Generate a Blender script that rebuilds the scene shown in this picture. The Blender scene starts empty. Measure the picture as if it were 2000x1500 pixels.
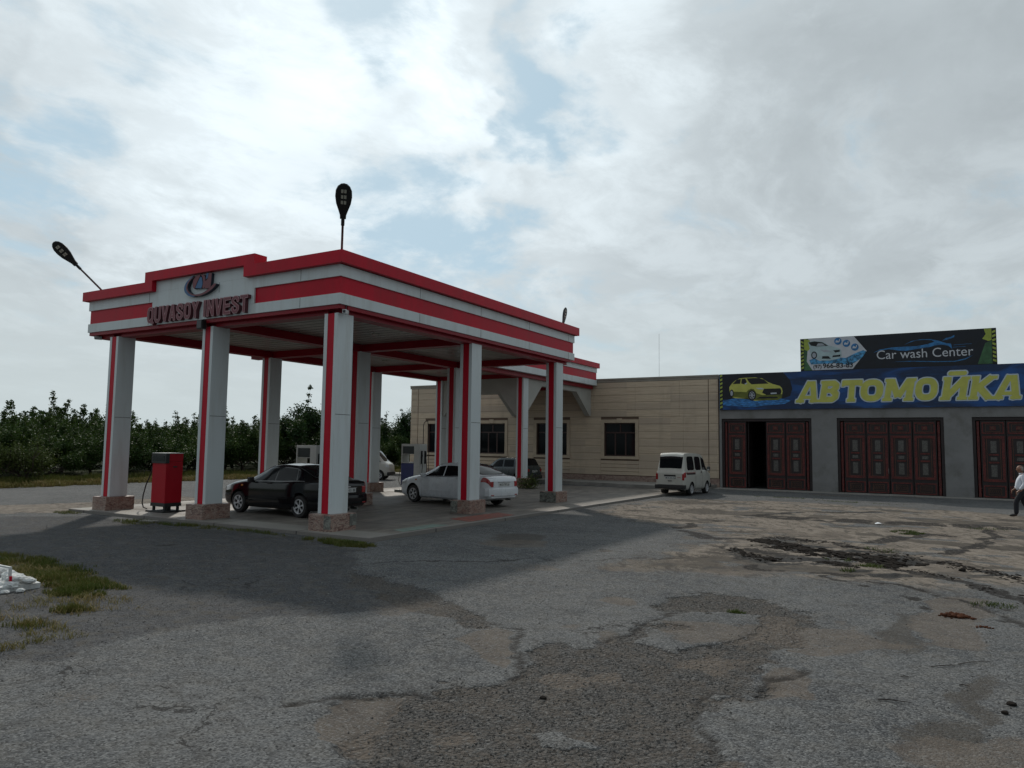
import bpy, bmesh, math, random
import numpy as np
from mathutils import Vector, Matrix
PI = math.pi
R = math.radians
sc = bpy.context.scene
COL = sc.collection
random.seed(7)

# ---------------------------------------------------------------- camera
cd = bpy.data.cameras.new('camera'); cam = bpy.data.objects.new('camera', cd); COL.objects.link(cam)
cd.sensor_width = 36.0; cd.lens = 36.0 * 1438.0 / 2000.0; cd.clip_start = 0.05; cd.clip_end = 9000
rt = Vector((0.86116, 0.50815, 0.01331)); up = Vector((0.03105, -0.07873, 0.99641)); fw = Vector((-0.50738, 0.85766, 0.08358))
cam.matrix_world = Matrix(((rt.x, up.x, -fw.x, 0), (rt.y, up.y, -fw.y, 0), (rt.z, up.z, -fw.z, 2.1), (0, 0, 0, 1)))
sc.camera = cam

# ---------------------------------------------------------------- light
SUN = Vector((-0.88, 0.86, 1.0)).normalized()          # towards the sun
SUN_EL = math.asin(SUN.z); SUN_AZ = math.atan2(SUN.x, SUN.y)
sd = bpy.data.lights.new('sun', 'SUN'); sd.energy = 2.1; sd.angle = R(2.5); sd.color = (1.0, 0.93, 0.83)
so = bpy.data.objects.new('sun', sd); COL.objects.link(so)
so.rotation_euler = (-SUN).to_track_quat('-Z', 'Y').to_euler()
sc.view_settings.view_transform = 'Standard'; sc.view_settings.look = 'None'
sc.view_settings.gamma = 1.0; sc.view_settings.exposure = 0.0; sc.view_settings.use_curve_mapping = False

class NT:
    """small helper for building node trees"""
    def __init__(s, tree): s.t = tree; s.n = tree.nodes; s.l = tree.links
    def new(s, typ, **kw):
        nd = s.n.new(typ)
        for k, v in kw.items(): setattr(nd, k, v)
        return nd
    def put(s, nd, key, v):
        if isinstance(v, bpy.types.NodeSocket): s.l.new(v, nd.inputs[key])
        else: nd.inputs[key].default_value = v
    def math(s, op, a, b=0.0, clamp=False):
        nd = s.new('ShaderNodeMath', operation=op, use_clamp=clamp); s.put(nd, 0, a); s.put(nd, 1, b); return nd.outputs[0]
    def vmath(s, op, a, b=(0, 0, 0)):
        nd = s.new('ShaderNodeVectorMath', operation=op); s.put(nd, 0, a); s.put(nd, 1, b)
        return nd.outputs['Value'] if op in ('DOT_PRODUCT', 'LENGTH') else nd.outputs[0]
    def scale(s, a, f):
        nd = s.new('ShaderNodeVectorMath', operation='SCALE'); s.put(nd, 0, a); s.put(nd, 'Scale', f); return nd.outputs[0]
    def ramp(s, f, lo, hi, a=0.0, b=1.0, smooth=True):
        nd = s.new('ShaderNodeMapRange', interpolation_type='SMOOTHSTEP' if smooth else 'LINEAR')
        s.put(nd, 'Value', f); s.put(nd, 'From Min', lo); s.put(nd, 'From Max', hi); s.put(nd, 'To Min', a); s.put(nd, 'To Max', b); return nd.outputs['Result']
    def mix(s, f, a, b, blend='MIX'):
        nd = s.new('ShaderNodeMix', data_type='RGBA', blend_type=blend)
        s.put(nd, 0, f); s.put(nd, 6, c4(a)); s.put(nd, 7, c4(b)); return nd.outputs[2]
    def noise(s, vec, scale, detail=4.0, rough=0.5, dist=0.0, dim='3D'):
        nd = s.new('ShaderNodeTexNoise', noise_dimensions=dim); s.put(nd, 'Vector', vec); s.put(nd, 'Scale', scale)
        s.put(nd, 'Detail', detail); s.put(nd, 'Roughness', rough); s.put(nd, 'Distortion', dist); return nd.outputs['Fac']
    def voronoi(s, vec, scale, feature='F1', out='Distance'):
        nd = s.new('ShaderNodeTexVoronoi', feature=feature); s.put(nd, 'Vector', vec); s.put(nd, 'Scale', scale); return nd.outputs[out]
    def comb(s, x, y, z):
        nd = s.new('ShaderNodeCombineXYZ'); s.put(nd, 0, x); s.put(nd, 1, y); s.put(nd, 2, z); return nd.outputs[0]
    def sep(s, v):
        nd = s.new('ShaderNodeSeparateXYZ'); s.put(nd, 0, v); return nd.outputs
def c4(c):
    return (c[0], c[1], c[2], 1.0) if isinstance(c, (tuple, list)) and len(c) == 3 else c

world = bpy.data.worlds.new('World'); sc.world = world; world.use_nodes = True
w = NT(world.node_tree); w.n.clear()
tc = w.new('ShaderNodeTexCoord'); D = w.vmath('NORMALIZE', tc.outputs['Generated'])
sky = w.new('ShaderNodeTexSky', sky_type='NISHITA'); sky.sun_disc = False
sky.sun_elevation = SUN_EL; sky.sun_rotation = SUN_AZ; sky.air_density = 1.0; sky.dust_density = 1.6; sky.ozone_density = 1.2; sky.altitude = 500
dx, dy, dz = w.sep(D)
dzp = w.math('MAXIMUM', dz, 0.0)
den = w.math('ADD', dzp, 0.22)
P = w.comb(w.math('DIVIDE', dx, den), w.math('DIVIDE', dy, den), 0.0)
warp = w.new('ShaderNodeTexNoise'); w.put(warp, 'Vector', P); w.put(warp, 'Scale', 1.1); w.put(warp, 'Detail', 3.0)
P2 = w.vmath('ADD', P, w.scale(w.vmath('SUBTRACT', warp.outputs['Color'], (0.5, 0.5, 0.5)), 0.5))
P2 = w.vmath('MULTIPLY', P2, (1.0, 0.72, 1.0))
big = w.noise(w.vmath('ADD', P2, (3.1, 7.7, 0)), 0.85, 3.0, 0.5)
fine = w.noise(w.vmath('ADD', P2, (11.3, 2.2, 0)), 3.5, 12.0, 0.64, 0.1)
warp2 = w.new('ShaderNodeTexNoise'); w.put(warp2, 'Vector', P); w.put(warp2, 'Scale', 3.2); w.put(warp2, 'Detail', 5.0)
DW = w.vmath('NORMALIZE', w.vmath('ADD', D, w.scale(w.vmath('SUBTRACT', warp2.outputs['Color'], (0.5, 0.5, 0.5)), 0.30)))
def blob(d, r0, r1):                                   # soft patch of sky round a direction: 1 inside r0 degrees, 0 beyond r1
    return w.ramp(w.vmath('DOT_PRODUCT', DW, d), math.cos(R(r1)), math.cos(R(r0)))
cov = w.math('ADD', w.math('MULTIPLY', big, 0.40), w.math('MULTIPLY', fine, 0.82))
lum = None
for d_, r0_, r1_, dc, dl in (
        ((-.553, .667, .50), 1, 6, -.24, 0), ((-.462, .785, .412), .5, 4, -.20, 0), ((-.683, .661, .31), 1, 6, -.15, 0), ((-.59, .754, .288), 1, 7, -.12, 0),
        ((-.792, .506, .342), 2, 8, -.12, 0), ((-.391, .803, .45), 1, 5, -.16, -.5), ((-.825, .382, .416), 3, 14, .0, -.4), ((-.193, .849, .491), 3, 13, .0, -.5),
        ((-.042, .944, .327), 4, 16, .02, -.3), ((.036, .907, .42), 3, 14, .0, -.4), ((-.52, .718, .464), 1, 6, .10, 1.4), ((-.64, .593, .488), 2, 8, .04, 1.3),
        ((-.765, .58, .279), 2, 10, .10, .9), ((-.326, .827, .458), 1, 6, .12, 1.4), ((-.402, .842, .359), 2, 8, .08, .8), ((-.556, .802, .219), 3, 11, -.05, .2), ((-.854, .425, .301), 2, 8, -.10, -.5), ((-.72, .62, .40), 2, 7, .08, .8)):
    bl_ = blob(d_, r0_, r1_); cov = w.math('ADD', cov, w.math('MULTIPLY', bl_, dc))
    if dl: q_ = w.math('MULTIPLY', bl_, dl); lum = q_ if lum is None else w.math('ADD', lum, q_)
sund = w.vmath('DOT_PRODUCT', D, tuple(SUN))
glow1 = w.ramp(sund, 0.80, 1.0); glow2 = w.ramp(sund, -0.4, 0.95)
mask = w.ramp(cov, 0.39, 0.60)
thick = w.ramp(cov, 0.60, 0.86)
base_l = w.math('ADD', w.math('ADD', 3.3, w.math('MULTIPLY', glow2, 3.0)), w.math('MULTIPLY', glow1, 1.6))
base_l = w.math('MAXIMUM', w.math('ADD', base_l, lum), 1.2)
det = w.noise(w.vmath('ADD', P2, (5.3, 9.2, 0)), 3.8, 12.0, 0.64, 0.12)
shade = w.math('SUBTRACT', 1.0, w.math('MULTIPLY', w.math('ADD', w.math('MULTIPLY', thick, .4), .6), w.ramp(w.math('ADD', w.math('MULTIPLY', det, .9), w.math('MULTIPLY', big, .2)), 0.42, 0.62, 0.0, 0.25)))
cl = w.scale((0.865, 0.955, 1.0), w.math('MULTIPLY', base_l, shade))
nsky = w.mix(0.85, w.scale(sky.outputs[0], 0.75), w.scale((0.68, 0.94, 1.10), w.math('ADD', 1.6, w.math('MULTIPLY', glow2, 3.9))))
col = w.mix(w.math('MULTIPLY', mask, 0.94), nsky, cl)
hz = w.ramp(dz, 0.0, 0.26, 0.92, 0.0)
hcol = w.scale((0.86, 0.97, 0.99), w.math('ADD', 2.4, w.math('MULTIPLY', glow2, 3.4)))
col = w.mix(hz, col, hcol)
bg = w.new('ShaderNodeBackground'); w.put(bg, 'Color', col); w.put(bg, 'Strength', 0.12)
wo = w.new('ShaderNodeOutputWorld'); w.l.new(bg.outputs[0], wo.inputs[0])

# ---------------------------------------------------------------- materials
def material(name, color=(0.5, 0.5, 0.5), rough=0.6, metal=0.0, var=0.12, vscale=3.0, dirt=None, dirt_amt=0.0, dirt_scale=1.5,
             bump=0.0, bscale=60.0, spec=0.5, coat=0.0, stretch=(1, 1, 1)):
    m = bpy.data.materials.new(name); m.use_nodes = True; t = NT(m.node_tree)
    b = t.n['Principled BSDF']; co = t.new('ShaderNodeTexCoord').outputs['Object']
    co = t.vmath('MULTIPLY', co, stretch)
    n1 = t.noise(co, vscale, 6.0, 0.6)
    hi = tuple(min(1, c * (1 + var)) for c in color); lo = tuple(c * (1 - var) for c in color)
    c = t.mix(t.ramp(n1, 0.3, 0.7), lo, hi)
    if dirt: c = t.mix(t.math('MULTIPLY', t.ramp(t.noise(co, dirt_scale, 8.0, 0.65), 0.45, 0.75), dirt_amt), c, dirt)
    t.put(b, 'Base Color', c); b.inputs['Metallic'].default_value = metal
    t.put(b, 'Roughness', t.ramp(n1, 0.2, 0.8, max(0.02, rough * 0.85), min(1, rough * 1.15)))
    b.inputs['Specular IOR Level'].default_value = spec; b.inputs['Coat Weight'].default_value = coat; b.inputs['Coat Roughness'].default_value = 0.08
    if bump:
        bn = t.new('ShaderNodeBump'); t.put(bn, 'Height', t.noise(co, bscale, 4.0, 0.6)); bn.inputs['Strength'].default_value = bump
        bn.inputs['Distance'].default_value = 0.01; t.l.new(bn.outputs[0], b.inputs['Normal'])
    m['nt'] = 1
    return m
M = {}
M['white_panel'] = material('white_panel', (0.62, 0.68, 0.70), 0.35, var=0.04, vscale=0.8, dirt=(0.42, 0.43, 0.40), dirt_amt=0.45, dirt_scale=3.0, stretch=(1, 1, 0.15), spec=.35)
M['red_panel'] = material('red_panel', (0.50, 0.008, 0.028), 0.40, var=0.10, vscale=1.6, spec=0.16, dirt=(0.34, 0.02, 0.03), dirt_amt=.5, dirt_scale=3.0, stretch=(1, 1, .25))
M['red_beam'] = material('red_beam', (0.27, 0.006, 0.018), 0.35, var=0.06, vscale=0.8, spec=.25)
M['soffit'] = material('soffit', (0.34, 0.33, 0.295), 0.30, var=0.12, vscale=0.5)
M['dark_seam'] = material('dark_seam', (0.02, 0.02, 0.022), 0.6)
M['roofing'] = material('roofing', (0.10, 0.10, 0.10), 0.8)
M['maroon'] = material('maroon', (0.16, 0.03, 0.045), 0.45, var=0.1)
M['letter_edge'] = material('letter_edge', (0.42, 0.24, 0.26), 0.5)
M['letter_side'] = material('letter_side', (0.10, 0.02, 0.03), 0.45)
M['logo_blue'] = material('logo_blue', (0.02, 0.11, 0.27), 0.4)
M['logo_side'] = material('logo_side', (0.02, 0.03, 0.05), 0.5)
M['concrete'] = material('concrete', (0.27, 0.26, 0.24), 0.9, var=0.15, vscale=1.2, dirt=(0.12, 0.11, 0.10), dirt_amt=0.6, dirt_scale=0.7, bump=0.3)
M['stucco'] = material('stucco', (0.235, 0.235, 0.235), 0.9, var=0.10, vscale=0.9, dirt=(0.14, 0.135, 0.125), dirt_amt=0.7, bump=0.4, bscale=40)
M['stucco_pale'] = material('stucco_pale', (0.42, 0.42, 0.39), 0.85, var=0.08, dirt=(0.28, 0.27, 0.24), dirt_amt=0.5, bump=0.3)
M['parapet'] = material('parapet', (0.30, 0.28, 0.24), 0.8, dirt=(0.16, 0.15, 0.13), dirt_amt=0.5)
M['window_frame'] = material('window_frame', (0.05, 0.025, 0.022), 0.45)
M['stone_trim'] = material('stone_trim', (0.50, 0.41, 0.305), 0.75, var=0.10, bump=0.2)
M['gate_dark'] = material('gate_dark', (0.022, 0.015, 0.016), 0.5, var=0.3)
M['gate_trim'] = material('gate_trim', (0.12, 0.05, 0.03), 0.45, var=0.25)
M['gate_glass'] = material('gate_glass', (0.10, 0.095, 0.088), 0.35, var=0.45, vscale=22)
M['dark_room'] = material('dark_room', (0.05, 0.05, 0.052), 0.9)
M['black_metal'] = material('black_metal', (0.015, 0.017, 0.018), 0.45)
M['steel'] = material('steel', (0.22, 0.22, 0.22), 0.45, metal=0.7)
M['rusty_pole'] = material('rusty_pole', (0.07, 0.045, 0.04), 0.7, var=0.4, vscale=12)
M['led'] = material('led', (0.45, 0.45, 0.38), 0.25)
M['rubber'] = material('rubber', (0.018, 0.018, 0.019), 0.75, dirt=(0.09, 0.085, 0.08), dirt_amt=0.4, dirt_scale=8)
M['alloy'] = material('alloy', (0.62, 0.63, 0.65), 0.35, metal=0.15, dirt=(0.18, 0.17, 0.15), dirt_amt=0.3, dirt_scale=8)
M['black_paint'] = material('black_paint', (0.003, 0.004, 0.006), 0.09, spec=0.5, coat=0.0, var=0.1)
M['white_paint'] = material('white_paint', (0.62, 0.66, 0.70), 0.28, coat=0.5, var=0.02, dirt=(0.40, 0.39, 0.36), dirt_amt=0.22, dirt_scale=2)
M['van_paint'] = material('van_paint', (0.50, 0.50, 0.46), 0.32, coat=0.35, var=0.03, dirt=(0.30, 0.28, 0.24), dirt_amt=0.35, dirt_scale=2)
M['teal_paint'] = material('teal_paint', (0.018, 0.035, 0.042), 0.28, coat=0.5, var=0.1)
M['car_glass'] = material('car_glass', (0.008, 0.010, 0.012), 0.07, spec=0.14, var=0.1)
M['plastic'] = material('plastic', (0.02, 0.02, 0.021), 0.6)
M['arch'] = material('arch', (0.008, 0.008, 0.008), 0.9)
M['tail_red'] = material('tail_red', (0.30, 0.012, 0.015), 0.2, coat=0.5)
M['lamp_clear'] = material('lamp_clear', (0.55, 0.57, 0.58), 0.15, coat=0.5)
M['amber'] = material('amber', (0.45, 0.15, 0.02), 0.3)
M['plate_white'] = material('plate_white', (0.55, 0.57, 0.56), 0.45)
M['ink'] = material('ink', (0.015, 0.015, 0.018), 0.6)
M['seam'] = material('seam', (0.03, 0.03, 0.032), 0.7)
M['stripe_red'] = material('stripe_red', (0.22, 0.03, 0.03), 0.4)
M['pump_red'] = material('pump_red', (0.40, 0.008, 0.02), 0.42, var=0.08, dirt=(0.20, 0.02, 0.02), dirt_amt=0.3, stretch=(1, 1, 0.4), spec=.2)
M['pump_white'] = material('pump_white', (0.55, 0.56, 0.54), 0.4, dirt=(0.35, 0.34, 0.30), dirt_amt=0.4)
M['pump_blue'] = material('pump_blue', (0.02, 0.03, 0.15), 0.38, var=0.15)
M['screen'] = material('screen', (0.02, 0.024, 0.03), 0.15)
M['hose'] = material('hose', (0.012, 0.012, 0.012), 0.5)
M['print_navy'] = material('print_navy', (0.006, 0.010, 0.018), 0.45, var=0.3)
M['print_yellow'] = material('print_yellow', (0.55, 0.56, 0.12), 0.45, var=0.08)
M['print_pale'] = material('print_pale', (0.52, 0.60, 0.67), 0.45, var=0.05)
M['print_white'] = material('print_white', (0.58, 0.61, 0.66), 0.45, var=0.06)
M['print_grey'] = material('print_grey', (0.38, 0.42, 0.47), 0.45, var=0.1)
M['print_green'] = material('print_green', (0.05, 0.14, 0.06), 0.45, var=0.4, vscale=2)
M['print_lime'] = material('print_lime', (0.36, 0.44, 0.07), 0.45, var=0.15)
M['print_black'] = material('print_black', (0.008, 0.010, 0.012), 0.45)
M['print_olive'] = material('print_olive', (0.13, 0.15, 0.02), 0.45, var=0.3)
M['print_mid'] = material('print_mid', (0.03, 0.17, 0.40), 0.45, var=0.3, vscale=5)
M['print_water'] = material('print_water', (0.06, 0.25, 0.46), 0.45, var=0.75, vscale=7)
M['print_carbody'] = material('print_carbody', (0.42, 0.55, 0.58), 0.45, var=0.12)
M['print_glow'] = material('print_glow', (0.04, 0.20, 0.50), 0.45, var=0.6, vscale=4, stretch=(1, 1, 3))
M['whitewash'] = material('whitewash', (0.60, 0.62, 0.62), 0.9, var=0.12, vscale=5, dirt=(0.22, 0.20, 0.18), dirt_amt=0.7, dirt_scale=4, bump=0.6, bscale=25)
M['skin'] = material('skin', (0.24, 0.12, 0.08), 0.55, var=0.1)
M['grey_hair'] = material('grey_hair', (0.30, 0.28, 0.26), 0.8)
M['shirt'] = material('shirt', (0.62, 0.66, 0.74), 0.8, var=0.04, bump=0.3, bscale=15)
M['trousers'] = material('trousers', (0.014, 0.015, 0.022), 0.85, var=0.2)
M['shoe'] = material('shoe', (0.012, 0.011, 0.011), 0.4)
M['mud'] = material('mud', (0.022, 0.019, 0.017), 0.95, var=0.3, bump=0.8, bscale=20, spec=0.03)
M['soil'] = material('soil', (0.07, 0.030, 0.018), 0.95, var=0.4, bump=0.8, bscale=20, spec=0.05)
M['twig'] = material('twig', (0.05, 0.04, 0.035), 0.9)
M['bark'] = material('bark', (0.07, 0.055, 0.045), 0.95, var=0.3, bump=0.6)
M['paper'] = material('paper', (0.65, 0.68, 0.72), 0.7)
M['mirror'] = material('mirror', (0.8, 0.8, 0.8), 0.05, metal=1.0)

def mat_from(name, fn):
    m = bpy.data.materials.new(name); m.use_nodes = True; t = NT(m.node_tree); fn(t, t.n['Principled BSDF']); M[name] = m
def _granite(t, b):
    co = t.new('ShaderNodeTexCoord').outputs['Object']
    n = t.noise(co, 5.0, 9.0, 0.72, 1.6); v = t.voronoi(co, 26.0); wv = t.noise(t.vmath('MULTIPLY', co, (1, 1, 3.2)), 3.0, 6.0, 0.7, 2.5)
    c = t.mix(t.ramp(n, 0.40, 0.60), (0.26, 0.15, 0.12), (0.36, 0.28, 0.235))
    c = t.mix(t.ramp(wv, 0.52, 0.60), c, (0.12, 0.06, 0.05))
    c = t.mix(t.math('MULTIPLY', t.ramp(v, 0.5, 0.2), 0.35), c, (0.10, 0.07, 0.07))
    t.put(b, 'Base Color', c); b.inputs['Roughness'].default_value = 0.45
mat_from('granite', _granite)
def _granite_grey(t, b):
    co = t.new('ShaderNodeTexCoord').outputs['Object']
    n = t.noise(co, 4.0, 9.0, 0.72, 2.2)
    t.put(b, 'Base Color', t.mix(t.ramp(n, 0.42, 0.60), (0.10, 0.10, 0.09), (0.26, 0.27, 0.24))); b.inputs['Roughness'].default_value = 0.5
mat_from('granite_grey', _granite_grey)
def _cladding(t, b):
    co = t.new('ShaderNodeTexCoord').outputs['Object']
    st = t.noise(t.vmath('MULTIPLY', co, (0.7, 1, 16.0)), 1.4, 7.0, 0.65, 0.4)
    x, y, z = t.sep(co)
    row = t.math('FLOOR', t.math('DIVIDE', z, 0.42)); colm = t.math('FLOOR', t.math('DIVIDE', x, 2.6))
    wn = t.new('ShaderNodeTexWhiteNoise', noise_dimensions='2D'); t.put(wn, 'Vector', t.comb(row, colm, 0))
    c = t.mix(t.ramp(st, 0.35, 0.65), (0.53, 0.425, 0.305), (0.66, 0.55, 0.415))
    c = t.mix(t.math('MULTIPLY', wn.outputs['Value'], 0.75), c, (0.44, 0.365, 0.29))
    c = t.mix(t.math('MULTIPLY', t.ramp(t.noise(t.vmath('MULTIPLY', co, (1.2, 1, 0.25)), 1.2, 6.0, 0.6), 0.5, 0.8), 0.5), c, (0.33, 0.275, 0.215))
    t.put(b, 'Base Color', c); b.inputs['Roughness'].default_value = 0.75
mat_from('cladding', _cladding)
def _gate_red(t, b):                                    # stained timber; groove shade and highlights of the carving painted into the colour
    co = t.new('ShaderNodeTexCoord').outputs['Object']
    v = t.voronoi(co, 15.0, 'DISTANCE_TO_EDGE'); n = t.noise(co, 5.0, 6.0, .6); n2 = t.noise(co, 1.1, 4.0, .6)
    c = t.mix(t.ramp(n, .35, .65), (0.085, 0.010, 0.010), (0.165, 0.022, 0.018)); c = t.mix(t.ramp(v, .05, .015), c, (0.018, 0.008, 0.008))
    c = t.mix(t.math('MULTIPLY', t.ramp(v, .16, .22), .3), c, (0.19, 0.055, 0.035)); c = t.mix(t.math('MULTIPLY', t.ramp(n2, .5, .7), .5), c, (0.06, 0.016, 0.014))
    t.put(b, 'Base Color', c); b.inputs['Roughness'].default_value = 0.5
    bn = t.new('ShaderNodeBump'); t.put(bn, 'Height', t.ramp(v, 0, .12)); bn.inputs['Strength'].default_value = .5; bn.inputs['Distance'].default_value = .01; t.l.new(bn.outputs[0], b.inputs['Normal'])
mat_from('gate_red', _gate_red)
def _base_stone(t, b):
    co = t.new('ShaderNodeTexCoord').outputs['Object']
    n = t.noise(t.vmath('MULTIPLY', co, (1, 1, 2)), 3.0, 9.0, 0.75, 1.5)
    t.put(b, 'Base Color', t.mix(t.ramp(n, 0.4, 0.6), (0.20, 0.13, 0.11), (0.33, 0.25, 0.21))); b.inputs['Roughness'].default_value = 0.7
mat_from('base_stone', _base_stone)
def _print_blue(t, b):                                  # printed banner: deep blue with brighter printed streaks
    co = t.new('ShaderNodeTexCoord').outputs['Object']
    n = t.noise(t.vmath('MULTIPLY', co, (0.35, 1, 1.6)), 0.9, 3.0, 0.5, 1.2); n2 = t.noise(t.vmath('MULTIPLY', co, (2.0, 1, 9.0)), 1.5, 6.0, 0.6, 0.5)
    c = t.mix(t.ramp(n, 0.42, 0.66), (0.008, 0.028, 0.085), (0.012, 0.085, 0.30))
    c = t.mix(t.math('MULTIPLY', t.ramp(n2, 0.5, 0.7), 0.35), c, (0.01, 0.09, 0.26))
    t.put(b, 'Base Color', c); b.inputs['Roughness'].default_value = 0.4
mat_from('print_blue', _print_blue)
def _leaf(ca, cb, cc):
    def f(t, b):
        oi = t.new('ShaderNodeObjectInfo').outputs['Random']; co = t.new('ShaderNodeTexCoord').outputs['Object']
        geo = t.new('ShaderNodeNewGeometry').outputs['Random Per Island']
        c = t.mix(t.ramp(t.noise(co, 0.9, 3.0, 0.5), 0.35, 0.65), ca, cb)
        c = t.mix(t.math('MULTIPLY', t.ramp(geo, 0.55, 1.0), 0.7), c, cc)
        c = t.mix(t.math('MULTIPLY', oi, 0.35), c, tuple(x * 0.6 for x in ca))
        t.put(b, 'Base Color', c); b.inputs['Roughness'].default_value = 0.6; b.inputs['Specular IOR Level'].default_value = 0.12
        tr = t.new('ShaderNodeBsdfTranslucent'); t.put(tr, 'Color', t.mix(0.5, c, (0.10, 0.16, 0.02)))
        mx = t.new('ShaderNodeMixShader'); mx.inputs[0].default_value = 0.12
        t.l.new(b.outputs[0], mx.inputs[1]); t.l.new(tr.outputs[0], mx.inputs[2])
        t.l.new(mx.outputs[0], t.n['Material Output'].inputs[0])
    return f
mat_from('leaf_orchard', _leaf((0.022, 0.052, 0.015), (0.045, 0.082, 0.020), (0.080, 0.120, 0.030)))
mat_from('leaf_dark', _leaf((0.014, 0.036, 0.014), (0.024, 0.055, 0.018), (0.040, 0.08, 0.022)))
mat_from('leaf_bush', _leaf((0.060, 0.085, 0.025), (0.085, 0.11, 0.032), (0.12, 0.15, 0.05)))
mat_from('grass_green', _leaf((0.075, 0.105, 0.022), (0.13, 0.125, 0.035), (0.25, 0.20, 0.085)))
mat_from('grass_dry', _leaf((0.22, 0.18, 0.07), (0.32, 0.23, 0.11), (0.14, 0.15, 0.045)))

# ---------------------------------------------------------------- mesh helpers
class MB:
    """collects shapes into one mesh"""
    def __init__(s): s.v = []; s.f = []; s.mi = []; s.cur = 0
    def add(s, vs, fs):
        o = len(s.v); s.v += [tuple(p) for p in vs]
        for f in fs: s.f.append(tuple(i + o for i in f)); s.mi.append(s.cur)
        return s
    def box(s, x0, x1, y0, y1, z0, z1):
        return s.add([(x0, y0, z0), (x1, y0, z0), (x1, y1, z0), (x0, y1, z0), (x0, y0, z1), (x1, y0, z1), (x1, y1, z1), (x0, y1, z1)],
                     [(0, 3, 2, 1), (4, 5, 6, 7), (0, 1, 5, 4), (1, 2, 6, 5), (2, 3, 7, 6), (3, 0, 4, 7)])
    def cbox(s, x0, x1, y0, y1, z0, z1, c=0.01):           # box with chamfered edges
        bm = bmesh.new(); bmesh.ops.create_cube(bm, size=1)
        for v in bm.verts: v.co = Vector(((x0 + x1) / 2 + v.co.x * (x1 - x0), (y0 + y1) / 2 + v.co.y * (y1 - y0), (z0 + z1) / 2 + v.co.z * (z1 - z0)))
        bmesh.ops.bevel(bm, geom=list(bm.edges), offset=c, segments=2, affect='EDGES', profile=0.6)
        bm.verts.index_update(); s.add([v.co.copy() for v in bm.verts], [[v.index for v in f.verts] for f in bm.faces])
        bm.free(); return s
    def tube(s, pts, r, n=8, caps=True):
        pts = [Vector(p) for p in pts]; k = len(pts)
        rr = r if isinstance(r, (list, tuple)) else [r] * k
        vs = []; prev = None
        for i, p in enumerate(pts):
            d = (pts[min(i + 1, k - 1)] - pts[max(i - 1, 0)]).normalized()
            if prev is None: a = d.orthogonal().normalized()
            else: a = (prev - d * prev.dot(d)).normalized()
            prev = a; b = d.cross(a)
            vs += [p + (a * math.cos(2 * PI * j / n) + b * math.sin(2 * PI * j / n)) * rr[i] for j in range(n)]
        fs = [(i * n + j, i * n + (j + 1) % n, (i + 1) * n + (j + 1) % n, (i + 1) * n + j) for i in range(k - 1) for j in range(n)]
        if caps: fs += [tuple(range(n - 1, -1, -1)), tuple(range((k - 1) * n, k * n))]
        return s.add(vs, fs)
    def prism(s, poly, axis, a, b):                         # polygon in the two other axes, from a to b along axis
        def mk(p, t):
            return {'x': (t, p[0], p[1]), 'y': (p[0], t, p[1]), 'z': (p[0], p[1], t)}[axis]
        n = len(poly); return s.add([mk(p, a) for p in poly] + [mk(p, b) for p in poly],
            [tuple(range(n - 1, -1, -1)), tuple(range(n, 2 * n))] + [(i, (i + 1) % n, n + (i + 1) % n, n + i) for i in range(n)])
    def lathe(s, prof, c, axis='y', n=24, caps=True):                  # prof: (radius, offset along axis)
        vs = []
        for r, t in prof:
            for j in range(n):
                a = 2 * PI * j / n; u, v = r * math.cos(a), r * math.sin(a)
                vs.append({'y': (c[0] + u, c[1] + t, c[2] + v), 'z': (c[0] + u, c[1] + v, c[2] + t), 'x': (c[0] + t, c[1] + u, c[2] + v)}[axis])
        k = len(prof)
        fs = [(i * n + j, i * n + (j + 1) % n, (i + 1) * n + (j + 1) % n, (i + 1) * n + j) for i in range(k - 1) for j in range(n)]
        if caps: fs += [tuple(range(n - 1, -1, -1)), tuple(range((k - 1) * n, k * n))]
        return s.add(vs, fs)
    def rock(s, c, r, seed=0, sub=1, flat=0.8):
        rnd = random.Random(seed); bm = bmesh.new(); bmesh.ops.create_icosphere(bm, subdivisions=sub, radius=1); bm.verts.index_update()
        sx, sy, sz = rnd.uniform(.75, 1.25), rnd.uniform(.75, 1.25), flat * rnd.uniform(.8, 1.1); a = rnd.uniform(0, PI)
        vs = []
        for v in bm.verts:
            k = 1 + rnd.uniform(-.14, .14); x, y, z = v.co.x * sx * k * r, v.co.y * sy * k * r, v.co.z * sz * k * r
            vs.append((c[0] + x * math.cos(a) - y * math.sin(a), c[1] + x * math.sin(a) + y * math.cos(a), c[2] + z))
        s.add(vs, [[v.index for v in f.verts] for f in bm.faces]); bm.free(); return s
    def build(s, name, mats, parent=None, world=False, smooth=False, recalc=True):
        off = Vector((0, 0, 0))
        if world and parent is not None:
            r = parent
            while r.parent: r = r.parent
            off = r.location
        me = bpy.data.meshes.new(name)
        me.from_pydata([(p[0] - off[0], p[1] - off[1], p[2] - off[2]) for p in s.v], [], s.f)
        if not isinstance(mats, (list, tuple)): mats = [mats]
        for m in mats: me.materials.append(M[m] if isinstance(m, str) else m)
        if len(mats) > 1: me.polygons.foreach_set('material_index', s.mi)
        if recalc:
            bm = bmesh.new(); bm.from_mesh(me); bmesh.ops.recalc_face_normals(bm, faces=bm.faces); bm.to_mesh(me); bm.free()
        if smooth:
            me.polygons.foreach_set('use_smooth', [True] * len(me.polygons))
            try: me.set_sharp_from_angle(angle=R(38))
            except Exception: pass
        me.update()
        o = bpy.data.objects.new(name, me); COL.objects.link(o)
        if parent is not None: o.parent = parent
        return o
def tag(o, label=None, cat=None, group=None, kind=None):
    if label: o['label'] = label
    if cat: o['category'] = cat
    if group: o['group'] = group
    if kind: o['kind'] = kind
    return o
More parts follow.
